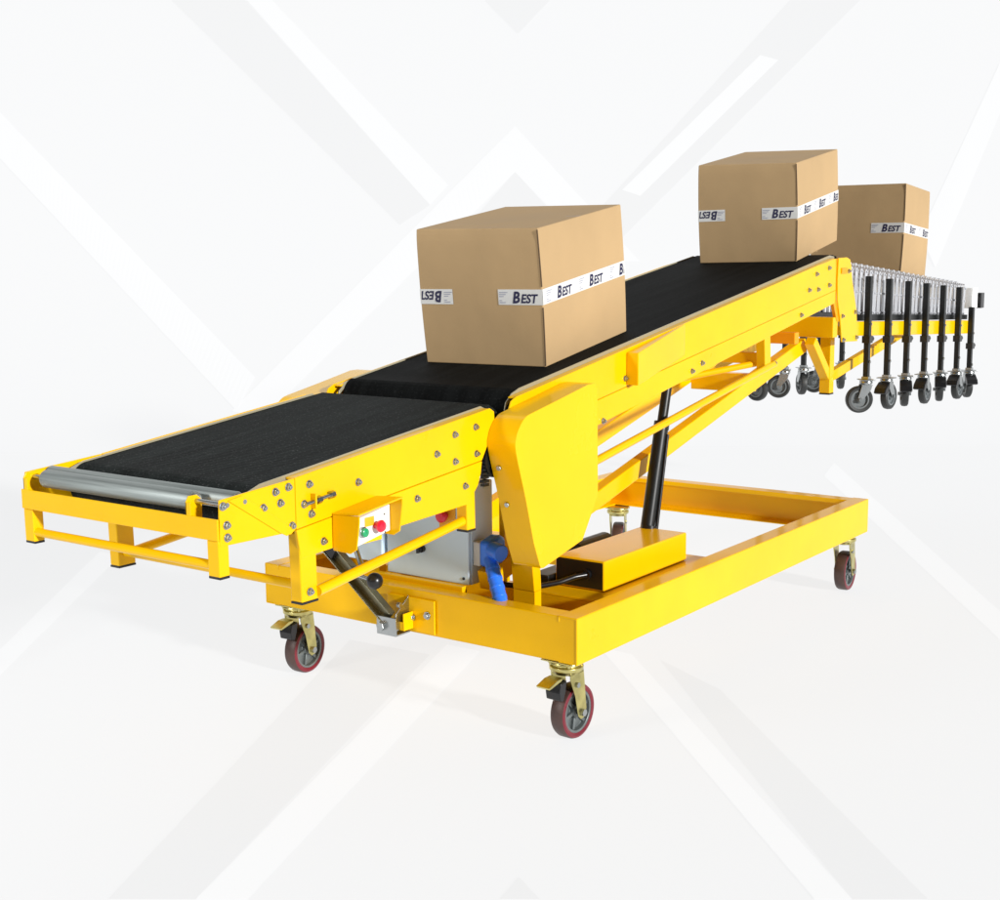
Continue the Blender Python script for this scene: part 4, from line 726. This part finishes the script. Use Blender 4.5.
('w',[(-1.804,5.936),(-1.802,5.903),(-1.8,5.87),(-1.797,5.838),(-1.795,5.806),(-1.793,5.774),(-1.791,5.743),(-1.789,5.712),(-1.787,5.681),(-1.785,5.65),(-1.783,5.62),(-1.781,5.59),(-1.779,5.561),(-1.777,5.532),(-1.775,5.503),(-1.773,5.474),(-1.771,5.446),(-1.769,5.418),(-1.767,5.39),(-1.765,5.362),(-1.764,5.335),(-1.762,5.308),(-1.76,5.281),(-1.758,5.255),(-1.756,5.229),(-1.755,5.203),(-1.753,5.177),(-1.751,5.152),(-1.749,5.126),(-1.748,5.101),(-1.746,5.077),(-1.744,5.052),(-1.743,5.028),(-1.741,5.004),(-1.74,4.98),(-1.738,4.956),(-1.736,4.933),(-1.735,4.91),(-1.733,4.887),(-1.732,4.864),(-1.73,4.841),(-1.729,4.819),(-1.727,4.797),(-1.726,4.775),(-1.724,4.753),(-1.723,4.731),(-1.721,4.71),(-1.72,4.688),(-1.719,4.667),(-1.717,4.647),(-1.716,4.626),(-1.714,4.605),(-1.713,4.585),(-1.712,4.565),(-1.71,4.545),(-1.709,4.525),(-1.708,4.505),(-1.706,4.486),(-1.705,4.466),(-1.704,4.447),(-1.703,4.428)],[(-1.69,5.852),(-1.688,5.812),(-1.686,5.773),(-1.684,5.735),(-1.682,5.697),(-1.68,5.659),(-1.678,5.622),(-1.676,5.586),(-1.674,5.55),(-1.672,5.514),(-1.67,5.479),(-1.668,5.444),(-1.667,5.41),(-1.665,5.376),(-1.663,5.342),(-1.661,5.309),(-1.659,5.277),(-1.658,5.244),(-1.656,5.212),(-1.654,5.181),(-1.652,5.15),(-1.651,5.119),(-1.649,5.088),(-1.648,5.058),(-1.646,5.028),(-1.644,4.999),(-1.643,4.97),(-1.641,4.941),(-1.64,4.912),(-1.638,4.884),(-1.637,4.856),(-1.635,4.829),(-1.634,4.802),(-1.632,4.775),(-1.631,4.748),(-1.629,4.722),(-1.628,4.695),(-1.627,4.67),(-1.625,4.644),(-1.624,4.619),(-1.622,4.594),(-1.621,4.569),(-1.62,4.544),(-1.618,4.52),(-1.617,4.496),(-1.616,4.472),(-1.615,4.449),(-1.613,4.426),(-1.612,4.402),(-1.611,4.38),(-1.61,4.357),(-1.608,4.335),(-1.607,4.312),(-1.606,4.29),(-1.605,4.269),(-1.604,4.247),(-1.603,4.226),(-1.601,4.205),(-1.6,4.184),(-1.599,4.163),(-1.598,4.143)]),
('g',[(-0.524,4.511),(-0.532,4.459),(-0.54,4.409),(-0.548,4.36),(-0.555,4.311),(-0.563,4.264),(-0.57,4.218),(-0.577,4.172),(-0.585,4.128),(-0.591,4.084),(-0.598,4.041),(-0.605,4.0),(-0.611,3.959),(-0.618,3.918),(-0.624,3.879),(-0.63,3.84),(-0.636,3.802),(-0.642,3.765),(-0.648,3.728),(-0.653,3.692),(-0.659,3.657),(-0.665,3.623),(-0.67,3.589),(-0.675,3.555),(-0.68,3.522),(-0.686,3.49),(-0.691,3.458),(-0.695,3.427),(-0.7,3.397),(-0.705,3.366),(-0.71,3.337),(-0.714,3.308),(-0.719,3.279),(-0.723,3.251),(-0.728,3.223),(-0.732,3.196),(-0.736,3.169),(-0.741,3.143),(-0.745,3.117),(-0.749,3.091),(-0.753,3.066),(-0.757,3.041),(-0.761,3.016),(-0.764,2.992),(-0.768,2.968),(-0.772,2.945),(-0.775,2.922),(-0.779,2.899),(-0.783,2.877),(-0.786,2.855),(-0.79,2.833),(-0.793,2.812),(-0.796,2.791),(-0.8,2.77),(-0.803,2.749),(-0.806,2.729),(-0.809,2.709),(-0.812,2.689),(-0.815,2.67),(-0.818,2.65),(-0.821,2.632)],[(-0.238,4.328),(-0.249,4.283),(-0.259,4.239),(-0.27,4.196),(-0.28,4.153),(-0.289,4.112),(-0.299,4.071),(-0.308,4.031),(-0.318,3.992),(-0.327,3.953),(-0.336,3.915),(-0.345,3.878),(-0.353,3.842),(-0.362,3.806),(-0.37,3.771),(-0.378,3.736),(-0.386,3.702),(-0.394,3.669),(-0.402,3.636),(-0.41,3.604),(-0.417,3.572),(-0.424,3.541),(-0.432,3.51),(-0.439,3.48),(-0.446,3.45),(-0.453,3.421),(-0.46,3.392),(-0.466,3.364),(-0.473,3.336),(-0.479,3.308),(-0.486,3.281),(-0.492,3.255),(-0.498,3.229),(-0.504,3.203),(-0.51,3.177),(-0.516,3.152),(-0.522,3.128),(-0.528,3.103),(-0.534,3.079),(-0.539,3.056),(-0.545,3.033),(-0.55,3.01),(-0.555,2.987),(-0.561,2.965),(-0.566,2.943),(-0.571,2.921),(-0.576,2.9),(-0.581,2.879),(-0.586,2.858),(-0.591,2.837),(-0.596,2.817),(-0.6,2.797),(-0.605,2.777),(-0.61,2.758),(-0.614,2.738),(-0.619,2.72),(-0.623,2.701),(-0.627,2.682),(-0.632,2.664),(-0.636,2.646),(-0.64,2.628)]),
('w',[(-0.186,4.441),(-0.198,4.392),(-0.21,4.344),(-0.222,4.297),(-0.234,4.251),(-0.245,4.206),(-0.256,4.161),(-0.267,4.118),(-0.277,4.075),(-0.288,4.034),(-0.298,3.993),(-0.308,3.953),(-0.318,3.913),(-0.327,3.875),(-0.337,3.837),(-0.346,3.8),(-0.355,3.763),(-0.364,3.727),(-0.373,3.692),(-0.381,3.658),(-0.39,3.624),(-0.398,3.59),(-0.406,3.558),(-0.414,3.525),(-0.422,3.494),(-0.43,3.463),(-0.438,3.432),(-0.445,3.402),(-0.453,3.372),(-0.46,3.343),(-0.467,3.314),(-0.474,3.286),(-0.481,3.258),(-0.488,3.231),(-0.495,3.204),(-0.501,3.178),(-0.508,3.152),(-0.514,3.126),(-0.52,3.101),(-0.527,3.076),(-0.533,3.051),(-0.539,3.027),(-0.545,3.003),(-0.55,2.98),(-0.556,2.957),(-0.562,2.934),(-0.567,2.912),(-0.573,2.89),(-0.578,2.868),(-0.584,2.846),(-0.589,2.825),(-0.594,2.804),(-0.599,2.784),(-0.604,2.763),(-0.61,2.743),(-0.614,2.723),(-0.619,2.704),(-0.624,2.684),(-0.629,2.665),(-0.634,2.647),(-0.638,2.628)],[(-0.073,4.357),(-0.085,4.311),(-0.097,4.266),(-0.109,4.221),(-0.12,4.178),(-0.131,4.135),(-0.142,4.094),(-0.153,4.053),(-0.164,4.013),(-0.174,3.973),(-0.184,3.935),(-0.194,3.897),(-0.204,3.859),(-0.214,3.823),(-0.223,3.787),(-0.233,3.752),(-0.242,3.717),(-0.251,3.683),(-0.26,3.649),(-0.268,3.616),(-0.277,3.584),(-0.285,3.552),(-0.294,3.521),(-0.302,3.49),(-0.31,3.46),(-0.318,3.43),(-0.325,3.401),(-0.333,3.372),(-0.34,3.344),(-0.348,3.316),(-0.355,3.288),(-0.362,3.261),(-0.369,3.235),(-0.376,3.209),(-0.383,3.183),(-0.39,3.157),(-0.396,3.132),(-0.403,3.108),(-0.409,3.083),(-0.416,3.059),(-0.422,3.036),(-0.428,3.012),(-0.434,2.989),(-0.44,2.967),(-0.446,2.945),(-0.452,2.923),(-0.457,2.901),(-0.463,2.879),(-0.469,2.858),(-0.474,2.838),(-0.48,2.817),(-0.485,2.797),(-0.49,2.777),(-0.495,2.757),(-0.501,2.738),(-0.506,2.719),(-0.511,2.7),(-0.516,2.681),(-0.52,2.662),(-0.525,2.644),(-0.53,2.626)]),
('w',[(0.331,4.391),(0.339,4.342),(0.347,4.295),(0.355,4.249),(0.363,4.203),(0.371,4.159),(0.378,4.116),(0.386,4.073),(0.393,4.031),(0.4,3.99),(0.407,3.95),(0.414,3.91),(0.42,3.872),(0.427,3.834),(0.433,3.797),(0.44,3.76),(0.446,3.724),(0.452,3.689),(0.458,3.654),(0.464,3.62),(0.47,3.587),(0.475,3.554),(0.481,3.521),(0.486,3.49),(0.492,3.458),(0.497,3.428),(0.502,3.398),(0.507,3.368),(0.512,3.339),(0.517,3.31),(0.522,3.282),(0.527,3.254),(0.532,3.227),(0.536,3.2),(0.541,3.173),(0.546,3.147),(0.55,3.121),(0.554,3.096),(0.559,3.071),(0.563,3.047),(0.567,3.022),(0.571,2.999),(0.575,2.975),(0.579,2.952),(0.583,2.929),(0.587,2.907),(0.591,2.885),(0.595,2.863),(0.598,2.841),(0.602,2.82),(0.606,2.799),(0.609,2.778),(0.613,2.758),(0.616,2.738),(0.62,2.718),(0.623,2.699),(0.626,2.679),(0.63,2.66),(0.633,2.642),(0.636,2.623),(0.639,2.605)],[(0.43,4.308),(0.438,4.263),(0.445,4.219),(0.453,4.175),(0.46,4.132),(0.467,4.091),(0.474,4.05),(0.48,4.009),(0.487,3.97),(0.493,3.931),(0.5,3.893),(0.506,3.856),(0.512,3.819),(0.518,3.783),(0.524,3.748),(0.53,3.713),(0.535,3.679),(0.541,3.645),(0.547,3.612),(0.552,3.58),(0.557,3.548),(0.562,3.517),(0.568,3.486),(0.573,3.456),(0.578,3.426),(0.583,3.397),(0.587,3.368),(0.592,3.339),(0.597,3.311),(0.601,3.284),(0.606,3.257),(0.61,3.23),(0.615,3.204),(0.619,3.178),(0.623,3.153),(0.627,3.127),(0.632,3.103),(0.636,3.078),(0.64,3.054),(0.644,3.031),(0.647,3.008),(0.651,2.985),(0.655,2.962),(0.659,2.94),(0.663,2.918),(0.666,2.896),(0.67,2.875),(0.673,2.853),(0.677,2.833),(0.68,2.812),(0.684,2.792),(0.687,2.772),(0.69,2.752),(0.693,2.733),(0.697,2.713),(0.7,2.695),(0.703,2.676),(0.706,2.657),(0.709,2.639),(0.712,2.621),(0.715,2.603)]),
('g',[(0.516,4.251),(0.521,4.207),(0.526,4.165),(0.531,4.124),(0.536,4.083),(0.541,4.043),(0.546,4.004),(0.551,3.965),(0.555,3.927),(0.56,3.89),(0.564,3.853),(0.568,3.818),(0.573,3.782),(0.577,3.748),(0.581,3.714),(0.585,3.68),(0.589,3.648),(0.593,3.615),(0.597,3.583),(0.6,3.552),(0.604,3.521),(0.608,3.491),(0.611,3.461),(0.615,3.432),(0.618,3.403),(0.622,3.375),(0.625,3.347),(0.628,3.32),(0.632,3.293),(0.635,3.266),(0.638,3.24),(0.641,3.214),(0.644,3.188),(0.647,3.163),(0.65,3.139),(0.653,3.114),(0.656,3.09),(0.659,3.067),(0.662,3.043),(0.665,3.02),(0.667,2.998),(0.67,2.975),(0.673,2.953),(0.675,2.932),(0.678,2.91),(0.68,2.889),(0.683,2.868),(0.685,2.848),(0.688,2.827),(0.69,2.807),(0.693,2.788),(0.695,2.768),(0.697,2.749),(0.7,2.73),(0.702,2.711),(0.704,2.693),(0.706,2.674),(0.709,2.656),(0.711,2.638),(0.713,2.621),(0.715,2.603)],[(0.662,3.943),(0.667,3.91),(0.672,3.878),(0.677,3.846),(0.682,3.815),(0.687,3.784),(0.691,3.753),(0.696,3.723),(0.7,3.694),(0.705,3.665),(0.709,3.636),(0.714,3.608),(0.718,3.58),(0.722,3.553),(0.727,3.526),(0.731,3.499),(0.735,3.473),(0.739,3.447),(0.743,3.422),(0.747,3.397),(0.75,3.372),(0.754,3.348),(0.758,3.324),(0.762,3.3),(0.765,3.276),(0.769,3.253),(0.772,3.23),(0.776,3.208),(0.779,3.185),(0.783,3.164),(0.786,3.142),(0.789,3.12),(0.793,3.099),(0.796,3.078),(0.799,3.058),(0.802,3.038),(0.805,3.017),(0.809,2.998),(0.812,2.978),(0.815,2.959),(0.818,2.94),(0.821,2.921),(0.823,2.902),(0.826,2.884),(0.829,2.865),(0.832,2.847),(0.835,2.829),(0.837,2.812),(0.84,2.795),(0.843,2.777),(0.845,2.76),(0.848,2.744),(0.851,2.727),(0.853,2.711),(0.856,2.694),(0.858,2.678),(0.861,2.662),(0.863,2.647),(0.865,2.631),(0.868,2.616),(0.87,2.601)]),
('w',[(2.079,8.289),(2.072,8.192),(2.065,8.096),(2.058,8.003),(2.052,7.911),(2.045,7.822),(2.039,7.735),(2.033,7.649),(2.027,7.566),(2.021,7.484),(2.015,7.404),(2.009,7.325),(2.004,7.248),(1.998,7.173),(1.993,7.099),(1.988,7.027),(1.983,6.956),(1.978,6.887),(1.973,6.818),(1.968,6.751),(1.963,6.686),(1.959,6.621),(1.954,6.558),(1.95,6.496),(1.945,6.435),(1.941,6.375),(1.937,6.317),(1.932,6.259),(1.928,6.202),(1.924,6.146),(1.92,6.092),(1.917,6.038),(1.913,5.985),(1.909,5.933),(1.905,5.882),(1.902,5.831),(1.898,5.782),(1.895,5.733),(1.891,5.685),(1.888,5.638),(1.884,5.592),(1.881,5.546),(1.878,5.501),(1.875,5.457),(1.872,5.414),(1.868,5.371),(1.865,5.329),(1.862,5.287),(1.859,5.246),(1.857,5.206),(1.854,5.166),(1.851,5.127),(1.848,5.088),(1.845,5.05),(1.843,5.012),(1.84,4.975),(1.837,4.939),(1.835,4.903),(1.832,4.868),(1.83,4.833),(1.827,4.798)],[(1.902,7.809),(1.896,7.713),(1.89,7.62),(1.885,7.529),(1.879,7.44),(1.874,7.353),(1.869,7.267),(1.864,7.184),(1.859,7.103),(1.854,7.023),(1.849,6.945),(1.844,6.869),(1.84,6.795),(1.835,6.721),(1.831,6.65),(1.827,6.58),(1.823,6.511),(1.819,6.444),(1.814,6.378),(1.811,6.313),(1.807,6.25),(1.803,6.188),(1.799,6.127),(1.795,6.067),(1.792,6.008),(1.788,5.951),(1.785,5.894),(1.782,5.839),(1.778,5.784),(1.775,5.731),(1.772,5.678),(1.769,5.626),(1.765,5.576),(1.762,5.526),(1.759,5.477),(1.757,5.428),(1.754,5.381),(1.751,5.334),(1.748,5.289),(1.745,5.244),(1.743,5.199),(1.74,5.156),(1.737,5.113),(1.735,5.07),(1.732,5.029),(1.73,4.988),(1.727,4.948),(1.725,4.908),(1.722,4.869),(1.72,4.83),(1.718,4.793),(1.715,4.755),(1.713,4.718),(1.711,4.682),(1.709,4.647),(1.707,4.611),(1.705,4.577),(1.702,4.543),(1.7,4.509),(1.698,4.476),(1.696,4.443)]),
('g',[(-0.008,2.617),(-0.007,2.618),(-0.007,2.62),(-0.006,2.621),(-0.006,2.623),(-0.005,2.625),(-0.004,2.626),(-0.004,2.628),(-0.003,2.629),(-0.003,2.631),(-0.002,2.632),(-0.001,2.634),(-0.001,2.636),(0.0,2.637),(0.001,2.639),(0.001,2.64),(0.002,2.642),(0.003,2.644),(0.003,2.645),(0.004,2.647),(0.004,2.649),(0.005,2.65),(0.006,2.652),(0.006,2.653),(0.007,2.655),(0.008,2.657),(0.008,2.658),(0.009,2.66),(0.01,2.661),(0.01,2.663),(0.011,2.665),(0.011,2.666),(0.012,2.668),(0.013,2.67),(0.013,2.671),(0.014,2.673),(0.015,2.675),(0.015,2.676),(0.016,2.678),(0.017,2.68),(0.017,2.681),(0.018,2.683),(0.019,2.684),(0.019,2.686),(0.02,2.688),(0.021,2.689),(0.021,2.691),(0.022,2.693),(0.023,2.694),(0.023,2.696),(0.024,2.698),(0.024,2.699),(0.025,2.701),(0.026,2.703),(0.026,2.704),(0.027,2.706),(0.028,2.708),(0.028,2.709),(0.029,2.711),(0.03,2.713),(0.03,2.715)],[(0.074,2.615),(0.074,2.617),(0.073,2.618),(0.072,2.62),(0.072,2.622),(0.071,2.623),(0.07,2.625),(0.07,2.626),(0.069,2.628),(0.068,2.63),(0.068,2.631),(0.067,2.633),(0.066,2.634),(0.066,2.636),(0.065,2.638),(0.064,2.639),(0.064,2.641),(0.063,2.643),(0.062,2.644),(0.062,2.646),(0.061,2.647),(0.06,2.649),(0.06,2.651),(0.059,2.652),(0.058,2.654),(0.058,2.656),(0.057,2.657),(0.056,2.659),(0.056,2.661),(0.055,2.662),(0.054,2.664),(0.054,2.666),(0.053,2.667),(0.052,2.669),(0.052,2.671),(0.051,2.672),(0.05,2.674),(0.05,2.676),(0.049,2.677),(0.048,2.679),(0.048,2.681),(0.047,2.682),(0.046,2.684),(0.045,2.686),(0.045,2.687),(0.044,2.689),(0.043,2.691),(0.043,2.692),(0.042,2.694),(0.041,2.696),(0.041,2.697),(0.04,2.699),(0.039,2.701),(0.039,2.703),(0.038,2.704),(0.037,2.706),(0.036,2.708),(0.036,2.709),(0.035,2.711),(0.034,2.713),(0.034,2.714)])
]

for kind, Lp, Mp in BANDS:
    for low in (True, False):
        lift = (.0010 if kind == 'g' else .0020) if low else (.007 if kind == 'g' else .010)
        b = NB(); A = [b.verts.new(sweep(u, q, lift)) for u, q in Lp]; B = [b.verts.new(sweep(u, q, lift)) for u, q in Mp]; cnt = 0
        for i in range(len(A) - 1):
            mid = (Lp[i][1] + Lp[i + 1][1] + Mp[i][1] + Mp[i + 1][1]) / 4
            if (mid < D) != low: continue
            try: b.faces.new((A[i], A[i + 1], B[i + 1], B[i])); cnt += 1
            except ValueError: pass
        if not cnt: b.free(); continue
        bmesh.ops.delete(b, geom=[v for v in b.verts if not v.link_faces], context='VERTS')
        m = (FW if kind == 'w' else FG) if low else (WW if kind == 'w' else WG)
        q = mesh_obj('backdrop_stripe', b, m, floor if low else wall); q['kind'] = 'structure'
# ================================================================== LIGHT
wd = bpy.data.worlds.new('World'); scene.world = wd; wd.use_nodes = True
bg = wd.node_tree.nodes['Background']; bg.inputs[0].default_value = (.97, .985, 1, 1); bg.inputs[1].default_value = .075
sun = bpy.data.lights.new('key_sun', 'SUN'); sun.energy = 2.3; sun.angle = R(4); sun.color = (1, .99, .975)
so = bpy.data.objects.new('key_sun', sun); COL.objects.link(so)
dirn = Vector((-.90, .16, -.27)); so.rotation_euler = dirn.to_track_quat('-Z', 'Y').to_euler(); so.location = (5, 0, 4)
ar = bpy.data.lights.new('softbox', 'AREA'); ar.energy = 55; ar.shape = 'RECTANGLE'; ar.size = .7; ar.size_y = .7
ao = bpy.data.objects.new('softbox', ar); COL.objects.link(ao); ao.location = (-1.9, -4.6, 2.3)
ao.rotation_euler = (Vector((-.5, .3, .5)) - Vector(ao.location)).to_track_quat('-Z', 'Y').to_euler()
# ================================================================== CAMERA
cam = bpy.data.cameras.new('camera'); co = bpy.data.objects.new('camera', cam); COL.objects.link(co); scene.camera = co
cam.sensor_width = 36; cam.lens = 36 * 1.348079; cam.clip_end = 100
yaw, pit, rol = -.6299, -.1468, -.0087
f = Vector((math.sin(yaw) * math.cos(pit), math.cos(yaw) * math.cos(pit), math.sin(pit))); r = Vector((math.cos(yaw), -math.sin(yaw), 0)); u = r.cross(f)
c_, s_ = math.cos(rol), math.sin(rol); r2 = c_ * r + s_ * u; u2 = -s_ * r + c_ * u
co.matrix_world = Matrix(((r2.x, u2.x, -f.x, 1.8734), (r2.y, u2.y, -f.y, -2.9089), (r2.z, u2.z, -f.z, 1.3257), (0, 0, 0, 1)))
scene.view_settings.view_transform = 'Standard'; scene.view_settings.look = 'None'; scene.view_settings.exposure = 1.0; scene.view_settings.gamma = 1
scene.render.resolution_x = 1024; scene.render.resolution_y = 922
